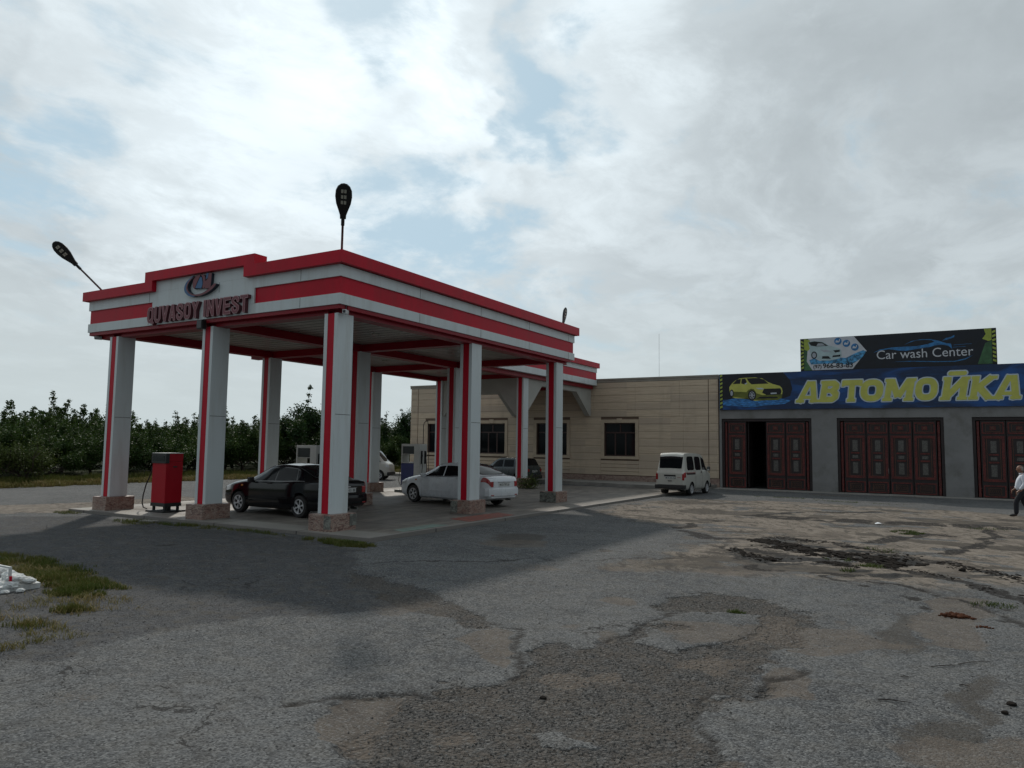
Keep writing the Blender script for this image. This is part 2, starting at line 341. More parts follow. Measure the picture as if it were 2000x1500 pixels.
def empty(name, loc=(0, 0, 0), rz=0.0, label=None, cat=None, group=None):
    o = bpy.data.objects.new(name, None); COL.objects.link(o); o.location = loc; o.rotation_euler = (0, 0, rz); o.empty_display_size = 0.2
    return tag(o, label, cat, group)
def copy_tree(o, parent=None):
    c = o.copy(); COL.objects.link(c); c.parent = parent
    for ch in list(o.children): copy_tree(ch, c)
    return c
# ---- flat graphics as signed-distance shapes turned into thin solid meshes
def sd_seg(X, Z, a, b, h, round_=False):
    dx_, dz_ = b[0] - a[0], b[1] - a[1]; L = math.hypot(dx_, dz_) + 1e-9; ux, uz = dx_ / L, dz_ / L
    u = (X - a[0]) * ux + (Z - a[1]) * uz; v = np.abs(-(X - a[0]) * uz + (Z - a[1]) * ux)
    if round_:
        uc = np.clip(u, 0, L); return np.hypot(u - uc, v) - h
    qx = np.abs(u - L / 2) - L / 2; qv = v - h
    return np.hypot(np.maximum(qx, 0), np.maximum(qv, 0)) + np.minimum(np.maximum(qx, qv), 0)
def sd_poly(X, Z, pts):
    d = np.full(X.shape, 1e9); s_ = np.ones(X.shape); n = len(pts)
    for i in range(n):
        ax, az = pts[i]; bx, bz = pts[i - 1]; ex, ez = bx - ax, bz - az; wx, wz = X - ax, Z - az
        t = np.clip((wx * ex + wz * ez) / (ex * ex + ez * ez + 1e-12), 0, 1)
        d = np.minimum(d, (wx - ex * t) ** 2 + (wz - ez * t) ** 2)
        c1 = Z >= az; c2 = Z < bz; c3 = ex * wz > ez * wx
        flip = (c1 & c2 & c3) | (~c1 & ~c2 & ~c3); s_ = np.where(flip, -s_, s_)
    return s_ * np.sqrt(d)
def shape_mesh(fn, x0, x1, z0, z1, res, off=0.0):
    nx = max(3, int((x1 - x0) / res) + 2); nz = max(3, int((z1 - z0) / res) + 2)
    xs = np.linspace(x0, x1, nx); zs = np.linspace(z0, z1, nz); X, Z = np.meshgrid(xs, zs); F = fn(X, Z) - off
    vid = {}; vs = []; fs = []
    def vtx(key, p):
        if key not in vid: vid[key] = len(vs); vs.append(p)
        return vid[key]
    ins = F < 0
    for j in range(nz - 1):
        for i in range(nx - 1):
            c = [(i, j), (i + 1, j), (i + 1, j + 1), (i, j + 1)]; k = [ins[q[1], q[0]] for q in c]
            if not any(k): continue
            poly = []
            for q in range(4):
                a, b = c[q], c[(q + 1) % 4]
                if k[q]: poly.append(vtx(a, (xs[a[0]], zs[a[1]])))
                if k[q] != k[(q + 1) % 4]:
                    fa, fb = F[a[1], a[0]], F[b[1], b[0]]; t = min(max(fa / (fa - fb), 0.02), 0.98)
                    e = (min(a, b), max(a, b)); poly.append(vtx(e, (xs[a[0]] * (1 - t) + xs[b[0]] * t, zs[a[1]] * (1 - t) + zs[b[1]] * t)))
            if len(poly) > 2: fs.append(poly)
    return vs, fs
def graphic(name, fn, bounds, res, y_back, y_front, mats, parent, off=0.0):
    """flat shape in the x-z plane with its front at y_front (towards -y) and a real thickness"""
    vs, fs = shape_mesh(fn, *bounds, res, off)
    if not fs: return None
    bm = bmesh.new(); bv = [bm.verts.new((p[0], y_front, p[1])) for p in vs]
    for f in fs:
        try: bm.faces.new([bv[i] for i in f])
        except ValueError: pass
    front = list(bm.faces)
    for f in front:
        f.normal_update()
        if f.normal.y > 0: f.normal_flip()
    bmesh.ops.dissolve_limit(bm, angle_limit=0.02, verts=bm.verts, edges=bm.edges)
    edges = [e for e in bm.edges if len(e.link_faces) == 1]
    ret = bmesh.ops.extrude_edge_only(bm, edges=edges)
    for v in [g_ for g_ in ret['geom'] if isinstance(g_, bmesh.types.BMVert)]: v.co.y = y_back
    side = [g_ for g_ in ret['geom'] if isinstance(g_, bmesh.types.BMFace)]
    mats = mats if isinstance(mats, (list, tuple)) else [mats]
    if len(mats) > 1:
        for f in side: f.material_index = 1
    bmesh.ops.triangulate(bm, faces=[f for f in bm.faces if len(f.verts) > 4])
    r = parent
    while r.parent: r = r.parent
    for v in bm.verts: v.co -= r.location
    me = bpy.data.meshes.new(name); bm.to_mesh(me); bm.free()
    for m in mats: me.materials.append(M[m])
    o = bpy.data.objects.new(name, me); COL.objects.link(o); o.parent = parent
    return o
def poly_fn(*polys):
    return lambda X, Z: np.minimum.reduce([sd_poly(X, Z, p) for p in polys])
def text_obj(name, body, size, mtl, parent, mw, extrude=0.002, offset=0.0, sx=1.0, shear=0.0, align='LEFT'):
    cu = bpy.data.curves.new('t', 'FONT'); cu.body = body; cu.size = size; cu.extrude = extrude; cu.offset = offset; cu.shear = shear
    cu.align_x = align; cu.resolution_u = 4
    to = bpy.data.objects.new('t', cu); COL.objects.link(to)
    me = bpy.data.meshes.new_from_object(to.evaluated_get(bpy.context.evaluated_depsgraph_get()))
    bpy.data.objects.remove(to); bpy.data.curves.remove(cu)
    me.transform(mw @ Matrix.Diagonal((sx, 1, 1, 1)))
    me.materials.clear(); me.materials.append(M[mtl]); me.name = name
    o = bpy.data.objects.new(name, me); COL.objects.link(o); o.parent = parent
    return o
def face_minus_y(x, y, z):                               # text lying in x-z, read from -y
    return Matrix.Translation((x, y, z)) @ Matrix.Rotation(PI / 2, 4, 'X')
# ---------------------------------------------------------------- ground
def _hash(ix, iy, seed):
    h = (ix.astype(np.int64) * 374761393 + iy.astype(np.int64) * 668265263 + seed * 974711) & 0x7fffffff
    h = ((h ^ (h >> 13)) * 1274126177) & 0x7fffffff
    return ((h ^ (h >> 16)) & 0xffff) / 65535.0
def vnoise(x, y, seed=0):
    ix = np.floor(x); iy = np.floor(y); fx = x - ix; fy = y - iy; fx = fx * fx * (3 - 2 * fx); fy = fy * fy * (3 - 2 * fy)
    a = _hash(ix, iy, seed); b = _hash(ix + 1, iy, seed); c = _hash(ix, iy + 1, seed); d = _hash(ix + 1, iy + 1, seed)
    return (a * (1 - fx) + b * fx) * (1 - fy) + (c * (1 - fx) + d * fx) * fy
def fbm(x, y, seed=0, oct_=5, lac=2.03, gain=0.5):
    t = 0; a = 1; n = 0
    for i in range(oct_):
        t = t + a * vnoise(x * lac ** i, y * lac ** i, seed + i * 17); n += a; a *= gain
    return t / n
GP = {
 'lot': [(-22.35, 10.42), (-20.51, 11.89), (-16.38, 11.81), (-12.23, 11.89), (-10.09, 11.19), (-8.72, 9.56), (-7.2, 8.44), (-5.99, 7.63), (-6.85, 6.71), (-7.54, 5.77), (-7.73, 4.95), (-7.31, 4.08), (-7.83, 3.74), (-12, 2), (-24, 6)],
 'big': [(-3.36, 3.79), (-3.74, 4.15), (-3.78, 4.6), (-4.02, 5.15), (-3.84, 5.12), (-3.81, 5.62), (-3.43, 5.87), (-3.5, 6.58), (-3.45, 7.05), (-3.16, 7.59), (-3.13, 8.43), (-2.98, 9.32), (-3.4, 9.76), (-3.27, 10.46), (-2.83, 10.98), (-2.23, 10.87), (-1.71, 10.17), (-1.48, 9.83), (-1.7, 9.09), (-1.49, 8.82), (-1.76, 8.04), (-1.61, 7.81), (-1.79, 7.49), (-1.79, 6.93), (-1.76, 6.31), (-1.8, 5.87), (-1.77, 5.64), (-1.47, 5.39), (-1.21, 5.16), (-1.0, 3.5), (-2.4, 2.5)],
 'tongue': [(-3.17, 9.19), (-2.68, 9.87), (-2.21, 9.83), (-2.03, 8.87), (-2.23, 8.21), (-2.51, 7.66), (-2.88, 7.77)],
 'strip': [(-8.65, 9.6), (-7.14, 8.96), (-6.2, 8.46), (-5.13, 7.87), (-4.64, 7.33), (-4.88, 7.17), (-5.37, 7.44), (-6.03, 7.68), (-6.9, 7.98)],
 'pothole': [(-4.32, 4.46), (-4.33, 4.73), (-4.2, 4.96), (-3.98, 5.03), (-3.74, 4.76), (-3.67, 4.37), (-3.53, 4.08), (-3.51, 3.91), (-3.89, 4.05)],
 'tan1': [(-4.65, 6.99), (-4.62, 7.42), (-4.2, 7.29), (-3.73, 6.63), (-3.75, 6.31), (-4.2, 6.55)],
 'pale': [(-9.93, 22.1), (-10.6, 27.2), (-9.5, 30.5), (-5.99, 31.5), (0.62, 30.9), (4.16, 29.37), (2.5, 15.7), (-0.42, 13.11), (-1.53, 13.4), (-2.7, 13.17), (-3.43, 12.66), (-4.1, 12.82), (-5.32, 12.29), (-5.03, 14.43), (-4.58, 17.83), (-6.18, 19.35)],
 'tanband': [(-5.51, 12.5), (-4.83, 14.15), (-3.77, 14.66), (-2.93, 14.34), (-2.3, 13.76), (-3.18, 12.71), (-4.06, 12.71), (-5.17, 11.93)],
 'rut1': [(-4.12, 18.42), (-2.95, 17.68), (-1.47, 17.36), (-0.41, 16.13), (-0.56, 15.32), (-1.52, 15.79), (-2.69, 16.12), (-3.75, 17.3)],
 'rut2': [(-4.06, 16.24), (-3.13, 15.29), (-1.86, 15.56), (-1.78, 14.94), (-2.93, 14.34), (-3.67, 15.06)],
 'rut3': [(-1.75, 14.61), (-0.76, 14.52), (-0.44, 14.15), (-0.73, 13.84), (-1.53, 14.11)],
 'rut4': [(0.15, 15.49), (0.69, 15.54), (0.74, 15.09), (0.22, 14.97)],
 'paleroad': [(-60, -8), (-27.55, 10.0), (-26.16, 12.17), (-25.22, 14.66), (-25.61, 18.41), (-23.5, 17.74), (-21.63, 12.59), (-23.12, 10.77), (-24.33, 8.84), (-60, -14)],
}
GE_TAN = [(-3.99, 9.76, 0.20, 0.14, 0.16, -0.41), (-2.07, 7.51, 0.20, 0.13, 0.08, -0.27), (-2.93, 6.19, 0.18, 0.12, 0.11, -0.22), (-1.37, 7.04, 0.26, 0.16, 0.10, -0.52),
          (-1.30, 8.58, 0.21, 0.14, 0.03, -0.19), (-2.01, 9.80, 0.19, 0.12, 0.06, -0.34), (-3.21, 7.76, 0.11, 0.07, 0.08, -0.17), (-2.71, 6.51, 0.12, 0.08, 0.08, -0.19),
          (-3.09, 4.57, 0.15, 0.10, 0.08, -0.12), (-1.30, 5.15, 0.11, 0.07, 0.04, -0.16), (-1.07, 6.76, 0.09, 0.06, 0.02, -0.16), (-8.14, 14.06, 0.55, 0.40, 0.33, -0.56)]
GE_WORN = [(0.16, 7.78, 0.23, 0.15, -0.03, -0.86), (-0.60, 9.97, 0.26, 0.17, 0.07, -1.23), (-0.14, 6.69, 0.27, 0.17, 0.01, -0.45), (-1.49, 6.79, 0.15, 0.10, 0.07, -0.33), (-8.59, 14.84, 0.53, 0.39, 0.54, -0.92)]
CRACKS = [[(-6.5, 12.4), (-5.9, 12.75), (-5.2, 13.3), (-4.83, 14.15), (-3.77, 14.66)], [(-8.2, 11.1), (-7.3, 11.7), (-6.5, 12.4)],
          [(-9.0, 10.0), (-8.2, 11.1)], [(-4.6, 4.3), (-4.35, 4.75), (-4.1, 5.1), (-3.9, 5.2), (-3.7, 5.5)], [(-1.5, 5.4), (-1.78, 5.9), (-1.75, 6.5), (-1.6, 7.0), (-1.2, 7.6)],
          [(-4.7, 7.5), (-4.2, 7.4), (-3.7, 6.7), (-3.4, 6.1)], [(-3.2, 7.6), (-3.1, 8.6), (-2.9, 9.5)], [(-0.4, 13.1), (0.4, 12.0), (0.9, 10.5)]]
TRACKS = [([(-3.75, 18.69), (-2.22, 18.16), (-0.37, 16.66), (0.66, 15.49), (1.6, 14.2)], .34), ([(-3.5, 16.1), (-2.1, 15.2), (-1.05, 15.5), (0.55, 13.7), (1.3, 12.5)], .26),
          ([(-4.1, 16.1), (-2.9, 13.7), (-1.5, 13.9)], .20), ([(-0.6, 16.3), (-0.14, 17.6), (0.6, 20.3), (1.0, 24.2)], .22), ([(-4.6, 24.2), (-2.0, 24.6), (1.1, 25.0)], .75),
          ([(-2.0, 13.5), (-1.2, 12.9), (-0.4, 12.1), (0.0, 11.0)], .10), ([(-1.4, 13.4), (-.3, 13.0), (0.65, 12.0)], .14), 
          ([(-6.2, 19.5), (-5.9, 23.5), (-4.2, 26.8), (-2.2, 28.6)], .30), ([(-3.7, 18.0), (-4.9, 17.6), (-5.9, 18.7)], .25), ([(-1.6, 19.0), (-0.6, 22.0), (1.0, 21.5)], .35)]
def sstep(e0, e1, x):
    t = np.clip((x - e0) / (e1 - e0), 0, 1); return t * t * (3 - 2 * t)
def ground_masks(X, Y):
    wx = X + (fbm(X * 1.3, Y * 1.3, 5) - .5) * 0.7 + (fbm(X * 6, Y * 6, 8) - .5) * 0.22
    wy = Y + (fbm(X * 1.3, Y * 1.3, 15) - .5) * 0.7 + (fbm(X * 6, Y * 6, 18) - .5) * 0.22
    sd = lambda k: sd_poly(wx, wy, GP[k])
    mk = lambda k, s=0.06: sstep(s, -s, sd(k))
    def el(l):
        m_ = np.zeros(X.shape)
        for cx, cy, ax, ay, bx, by in l:
            det = ax * by - ay * bx; ux = wx - cx; uy = wy - cy
            a = (ux * by - uy * bx) / det; b = (ax * uy - ay * ux) / det
            m_ = np.maximum(m_, sstep(1.35, 0.65, np.hypot(a, b)))
        return m_
    gravel = np.maximum.reduce([mk('big', 0.16) * (1 - mk('tongue')) * sstep(.22, .30, fbm(X * 1.6, Y * 1.6, 91)), mk('strip', 0.1)])
    gravel = np.maximum(gravel, sstep(.5, .0, sd('big')) * sstep(.60, .68, fbm(X * 2.2, Y * 2.2, 95)))
    lot = mk('lot', 0.5)
    rut = np.maximum.reduce([mk('rut1', .15), mk('rut2', .12), mk('rut3', .1), mk('rut4', .1)])
    streak = fbm((X * .75 + Y * .25) * 1.2, (Y * .8 - X * .6) * 5.0, 33)         # tyre-dragged mud
    rut = rut * sstep(0.36, 0.52, streak)
    near_rut = sstep(3.2, 0.4, sd('rut1')) * sstep(0.52, 0.66, streak)
    dirt = np.maximum.reduce([mk('pothole', .04), mk('tan1', .06), el(GE_TAN), mk('tanband', .4) * sstep(.35, .6, fbm(X * 1.5, Y * 3, 41))])
    dirt = np.maximum(dirt, 0.75 * sstep(0.58, 0.74, fbm(X * .8, Y * .8, 71)) * sstep(2.5, -2.5, np.abs(X + 1) - 6))
    pale = mk('pale', 1.4) * sstep(0.22, 0.48, fbm(X * 1.1, Y * 1.6, 52))
    pale = np.maximum(pale, mk('paleroad', .3) * 0.9)
    patchy = sstep(0.53, 0.64, fbm(X * .55, Y * 1.4, 61)) * mk('pale', 1.2)
    worn = np.maximum(el(GE_WORN) * .6, patchy * .8)
    worn = np.maximum(worn, near_rut * .9)
    track = np.zeros(X.shape)
    for k_, (pl, wd_) in enumerate(TRACKS):
        d1 = np.full(X.shape, 9.0)
        for a, b in zip(pl[:-1], pl[1:]): d1 = np.minimum(d1, sd_seg(wx, wy, a, b, 0.0, True))
        track = np.maximum(track, sstep(wd_ * 1.25, wd_ * .3, d1) * sstep(.32, .54, fbm(X * 2.2 + k_, Y * 1.1, 120 + k_)))
    cr = np.full(X.shape, 9.0)
    for pl in CRACKS:
        for a, b in zip(pl[:-1], pl[1:]): cr = np.minimum(cr, sd_seg(wx, wy, a, b, 0.0, True))
    crack = sstep(0.055, 0.01, cr)
    return dict(gravel=gravel, lot=lot, rut=rut, dirt=dirt, pale=pale, worn=worn, crack=crack, track=track, hole=mk('pothole', .1))
def ground_h(X, Y, m=None):
    m = m or ground_masks(X, Y)
    h = (fbm(X * .35, Y * .35, 3) - .5) * 0.06 + (fbm(X * 3, Y * 3, 4, 3) - .5) * 0.012
    fade = sstep(60, 30, np.hypot(X, Y)); h = h * fade
    h = h - 0.030 * m['gravel'] - 0.035 * m['hole'] - 0.015 * m['crack'] + 0.05 * m['rut'] * (fbm(X * 5, Y * 5, 9) - .35) * 2 + .03 * m['track'] * (fbm(X * 7, Y * 7, 19) - .55) - 0.01 * m['worn'] - 0.008 * m['dirt']
    h = h + m['gravel'] * (fbm(X * 16, Y * 16, 12, 3) - .5) * 0.028
    # the made ground dips a touch under the concrete apron and rises into the orchard verge
    h = h - 0.05 * sstep(.3, -.3, np.maximum(np.abs(X + 16.8) - 5.9, np.abs(Y - 24.5) - 12))
    return h + 0.10 * sstep(-36.5, -39, X) - 0.012
def axis_pts(parts):
    out = []
    for a, b, st in parts: out += list(np.arange(a, b, st))
    return np.array(out)
gx = axis_pts([(-3000, -600, 300), (-600, -120, 40), (-120, -60, 6), (-60, -15, 0.5), (-15, -9, 0.12), (-9, 2.2, 0.045), (2.2, 8, 0.25), (8, 60, 5), (60, 600, 60), (600, 3001, 400)])
gy = axis_pts([(-3000, -600, 400), (-600, -60, 60), (-60, -4, 4), (-4, 2.2, 0.4), (2.2, 12, 0.045), (12, 22, 0.09), (22, 42, 0.22), (42, 90, 2), (90, 600, 40), (600, 3001, 400)])
GX, GY = np.meshgrid(gx, gy); gm = ground_masks(GX, GY); GZ = ground_h(GX, GY, gm)
def grid_mesh(name, X, Y, Z, attrs, mtl):
    ny, nx = X.shape; me = bpy.data.meshes.new(name)
    me.vertices.add(nx * ny); me.vertices.foreach_set('co', np.stack([X, Y, Z], -1).astype(np.float32).ravel())
    i = np.arange(ny - 1)[:, None] * nx + np.arange(nx - 1)[None, :]
    q = np.stack([i, i + 1, i + nx + 1, i + nx], -1).reshape(-1, 4).astype(np.int32)
    me.loops.add(q.size); me.loops.foreach_set('vertex_index', q.ravel()); me.polygons.add(len(q))
    me.polygons.foreach_set('loop_start', np.arange(0, q.size, 4, dtype=np.int32))
    me.update(calc_edges=True); me.polygons.foreach_set('use_smooth', [True] * len(q))
    for k, v in attrs.items():
        a = me.attributes.new(k, 'FLOAT', 'POINT'); a.data.foreach_set('value', v.astype(np.float32).ravel())
    me.materials.append(mtl); o = bpy.data.objects.new(name, me); COL.objects.link(o); return o
gmat = bpy.data.materials.new('yard_surface'); gmat.use_nodes = True; t = NT(gmat.node_tree); b = t.n['Principled BSDF']
co = t.new('ShaderNodeTexCoord').outputs['Object']
def att(n):
    a = t.new('ShaderNodeAttribute', attribute_name=n); return a.outputs['Fac']
nA = t.noise(co, 0.45, 6, .6); nB = t.noise(co, 3.5, 8, .65); nC = t.noise(co, 22, 6, .7); nD = t.noise(co, 110, 3, .6)
vor = t.new('ShaderNodeTexVoronoi'); t.put(vor, 'Vector', co); t.put(vor, 'Scale', 62.0)
vor2 = t.new('ShaderNodeTexVoronoi'); t.put(vor2, 'Vector', co); t.put(vor2, 'Scale', 26.0)
rnd = t.sep(vor.outputs['Color'])[0]; rnd2 = t.sep(vor2.outputs['Color'])[0]
def crisp(n, amt=0.5):                                   # break the soft mask edge up with fine noise
    return t.ramp(t.math('ADD', att(n), t.math('MULTIPLY', t.math('SUBTRACT', nC, .5), amt)), 0.35, 0.65)
asph = t.mix(t.ramp(nA, .35, .65), (0.066, 0.071, 0.077), (0.130, 0.134, 0.137))
asph = t.mix(t.ramp(nB, .40, .68), asph, (0.128, 0.126, 0.121))
asph = t.mix(t.math('MULTIPLY', t.ramp(rnd, .55, 1.0), .7), asph, (0.22, 0.225, 0.225))
asph = t.mix(t.math('MULTIPLY', t.ramp(rnd, .45, .0), .75), asph, (0.034, 0.035, 0.037))
grav = t.mix(rnd, (0.024, 0.023, 0.022), (0.108, 0.101, 0.094)); grav = t.mix(t.math('MULTIPLY', t.ramp(nB, .40, .60), .7), grav, (0.082, 0.068, 0.056)); grav = t.mix(t.math('MULTIPLY', t.ramp(nC, .50, .6), .5), grav, asph)
dirt = t.mix(t.ramp(nB, .3, .7), (0.105, 0.086, 0.070), (0.155, 0.128, 0.104)); dirt = t.mix(t.math('MULTIPLY', t.ramp(nD, .48, .62), .5), dirt, (0.065, 0.055, 0.048)); dirt = t.mix(t.math('MULTIPLY', t.ramp(rnd, .8, 1.), .5), dirt, (0.2, 0.19, 0.18)); dirt = t.mix(t.math('MULTIPLY', t.ramp(nC, .45, .7), .55), dirt, asph)
pale = t.mix(t.ramp(nB, .3, .7), (0.180, 0.152, 0.124), (0.265, 0.232, 0.196)); nS = t.noise(t.vmath('MULTIPLY', co, (1.0, 1.2, 1.0)), 4.5, 10, .78, .8); pale = t.mix(t.math('MULTIPLY', t.ramp(nS, .48, .62), .75), pale, (0.075, 0.066, 0.058)); pale = t.mix(t.math('MULTIPLY', t.ramp(nC, .5, .65), .5), pale, (0.10, 0.09, 0.08))
vr = t.vmath('ADD', co, t.scale(t.comb(nB, nA, 0.), .8))
al = t.voronoi(vr, 0.85, 'DISTANCE_TO_EDGE'); al2 = t.voronoi(t.vmath('ADD', vr, (3.3, 1.7, 0)), 2.6, 'DISTANCE_TO_EDGE')
crk = t.math('MAXIMUM', t.math('MULTIPLY', t.ramp(al, .010, .003), t.ramp(nA, .56, .64)), t.math('MULTIPLY', t.ramp(al2, .012, .003), t.ramp(t.noise(t.vmath('ADD', co, (40, 9, 0)), .5, 3, .5), .62, .70)))
ca, sa = math.cos(math.radians(118)), math.sin(math.radians(118))
qx, qy, qz = t.sep(co)
uu = t.math('ADD', t.math('MULTIPLY', qx, ca), t.math('MULTIPLY', qy, sa)); vv = t.math('SUBTRACT', t.math('MULTIPLY', qy, ca), t.math('MULTIPLY', qx, sa))
strA = t.noise(t.comb(t.math('MULTIPLY', uu, .45), t.math('MULTIPLY', vv, 1.5), 0.), 2.6, 9, .74, .8)
strB = t.noise(t.vmath('MULTIPLY', co, (1, 1.4, 1)), 2.4, 10, .76, 1.0)
lotc = t.mix(rnd, (0.018, 0.020, 0.024), (0.095, 0.097, 0.102)); lotc = t.mix(t.math('MULTIPLY', t.ramp(nB, .48, .62), .6), lotc, (0.075, 0.066, 0.054)); lotc = t.mix(t.math('MULTIPLY', t.ramp(strB, .50, .60), .6), lotc, (0.11, 0.11, 0.11))
asph = t.mix(t.math('MULTIPLY', t.ramp(strB, .50, .64), .45), asph, (0.052, 0.050, 0.048))
asph = t.mix(t.math('MULTIPLY', t.ramp(nC, .52, .66), .5), asph, (0.165, 0.168, 0.168))
asph = t.mix(t.math('MULTIPLY', t.ramp(nC, .46, .34), .5), asph, (0.045, 0.045, 0.046))
col = asph
col = t.mix(t.math('MULTIPLY', crisp('lot', .3), .85), col, lotc)
col = t.mix(crisp('pale', 1.1), col, pale)
col = t.mix(t.math('MULTIPLY', t.math('MULTIPLY', t.ramp(strA, .50, .60), t.ramp(att('pale'), .05, .5)), .72), col, (0.050, 0.045, 0.041))
col = t.mix(t.math('MULTIPLY', crk, .75), col, (0.025, 0.023, 0.022))
col = t.mix(t.math('MULTIPLY', crisp('worn', 1.1), .75), col, (0.062, 0.055, 0.047))
col = t.mix(t.math('MULTIPLY', crisp('gravel', 1.3), .82), col, grav)
col = t.mix(t.math('MULTIPLY', crisp('dirt', 1.3), .66), col, dirt)
col = t.mix(t.math('MULTIPLY', t.math('MULTIPLY', crisp('track', 1.4), t.ramp(t.noise(t.vmath('ADD', co, (7, 3, 0)), 9.0, 8, .75), .36, .48)), .95), col, (0.024, 0.022, 0.021))
col = t.mix(crisp('rut', .6), col, (0.018, 0.017, 0.016))
col = t.mix(t.math('MULTIPLY', att('crack'), .85), col, (0.025, 0.022, 0.020))
# oil drips and far verge
oil = t.ramp(t.voronoi(t.vmath('ADD', co, t.scale(t.comb(nB, nC, 0.), .5)), 0.55), 0.10, 0.03)
col = t.mix(t.math('MULTIPLY', oil, .5), col, (0.035, 0.034, 0.034))
px_, py_, pz_ = t.sep(co)
verge = t.ramp(t.math('ADD', px_, t.math('MULTIPLY', nB, 2.0)), -33.9, -34.9)
vcol = t.mix(t.ramp(nB, .4, .6), (0.15, 0.12, 0.065), (0.08, 0.085, 0.035)); vcol = t.mix(t.ramp(px_, -36.6, -37.4), vcol, (0.035, 0.045, 0.018))
col = t.mix(verge, col, vcol)
t.put(b, 'Base Color', col); t.put(b, 'Roughness', t.mix(att('rut'), (.9, .9, .9), (.6, .6, .6)))
b.inputs['Specular IOR Level'].default_value = 0.12
gh = t.math('ADD', t.math('MULTIPLY', vor.outputs['Distance'], -.55), t.math('ADD', t.math('MULTIPLY', nC, .7), t.math('MULTIPLY', nD, .35)))
gh = t.math('SUBTRACT', gh, t.math('MULTIPLY', crk, 1.5))
gh = t.math('ADD', gh, t.math('MULTIPLY', t.math('MULTIPLY', vor2.outputs['Distance'], -1.6), crisp('gravel', .5)))
bn = t.new('ShaderNodeBump'); t.put(bn, 'Height', gh); bn.inputs['Strength'].default_value = 0.75; bn.inputs['Distance'].default_value = 0.022
t.l.new(bn.outputs[0], b.inputs['Normal'])
ground = grid_mesh('ground', GX, GY, GZ, gm, gmat); tag(ground, kind='structure')
def hz(x, y):
    return float(ground_h(np.array([[x]]), np.array([[y]]))[0, 0])

# concrete apron under the canopies, a step above the yard
PADZ = 0.06
m = MB(); m.box(-22.6, -10.87, 12.38, 35.2, -0.25, PADZ)
def _apron(t, b):
    co = t.new('ShaderNodeTexCoord').outputs['Object']; x, y, z = t.sep(co)
    n = t.noise(co, .5, 7, .65); n2 = t.noise(t.vmath('MULTIPLY', co, (2.5, .8, 1)), 1.2, 8, .65); n3 = t.noise(co, 30, 5, .7)
    c = t.mix(t.ramp(n2, .35, .65), (0.11, 0.098, 0.086), (0.20, 0.18, 0.155))
    c = t.mix(t.math('MULTIPLY', t.ramp(n, .45, .7), .75), c, (0.065, 0.058, 0.052))
    # clean screeded border along the front and side edges
    edge = t.math('MINIMUM', t.math('SUBTRACT', y, 12.38), t.math('SUBTRACT', -10.87, x))
    fr = t.ramp(t.math('ADD', t.math('SUBTRACT', y, 12.38), t.math('MULTIPLY', n2, .25)), 1.15, 0.95)
    c = t.mix(fr, c, t.mix(t.ramp(n, .4, .7), (0.25, 0.24, 0.215), (0.17, 0.16, 0.145)))
    kb = t.ramp(edge, 0.16, 0.12); c = t.mix(kb, c, (0.20, 0.185, 0.17))
    jx = t.math('ABSOLUTE', t.math('SUBTRACT', t.math('FRACT', t.math('DIVIDE', t.math('ADD', x, t.math('MULTIPLY', n, .1)), 2.9)), .5))
    jy = t.math('ABSOLUTE', t.math('SUBTRACT', t.math('FRACT', t.math('DIVIDE', t.math('ADD', y, t.math('MULTIPLY', n, .1)), 3.3)), .5))
    j = t.ramp(t.math('MINIMUM', jx, jy), 0.010, 0.004); c = t.mix(t.math('MULTIPLY', j, .8), c, (0.03, 0.028, 0.026))
    c = t.mix(t.math('MULTIPLY', t.ramp(n3, .5, .7), .25), c, (0.06, 0.055, 0.05))
    t.put(b, 'Base Color', c); t.put(b, 'Roughness', t.ramp(n, .3, .7, .85, .55))
    bn = t.new('ShaderNodeBump'); t.put(bn, 'Height', t.math('SUBTRACT', n3, j)); bn.inputs['Strength'].default_value = .4; bn.inputs['Distance'].default_value = .01; t.l.new(bn.outputs[0], b.inputs['Normal'])
mat_from('apron', _apron)
tag(m.build('apron', 'apron'), kind='structure')
# two inset patches of broken tile by the apron edge
M['tile_red'] = material('tile_red', (0.20, 0.06, 0.04), .6, var=.5, vscale=9); M['tile_green'] = material('tile_green', (0.14, 0.20, 0.17), .6, var=.3, vscale=4)
m = MB(); m.prism([(-11.95, 16.9), (-11.1, 16.6), (-11.1, 19.0), (-11.9, 19.4)], 'z', PADZ - .01, PADZ + .004); tag(m.build('tile_paving', 'tile_red'), kind='structure')
m = MB(); m.prism([(-11.45, 13.9), (-11.05, 13.75), (-11.05, 15.6), (-11.5, 15.5)], 'z', PADZ - .01, PADZ + .004); tag(m.build('tile_paving', 'tile_green'), kind='structure')
# raised pavement along the building
m = MB(); m.prism([(-33, 38.6), (-26, 38.4), (-20.5, 38.0), (-17, 37.2), (-13.5, 36.5), (-10.75, 36.3), (-10.75, 39.95), (-33, 39.95)], 'z', -.2, 0.17)
tag(m.build('pavement', 'concrete'), kind='structure')
m = MB(); m.box(-10.7, 5.8, 38.9, 44.9, -.2, .02); tag(m.build('threshold_slab', 'concrete'), kind='structure')
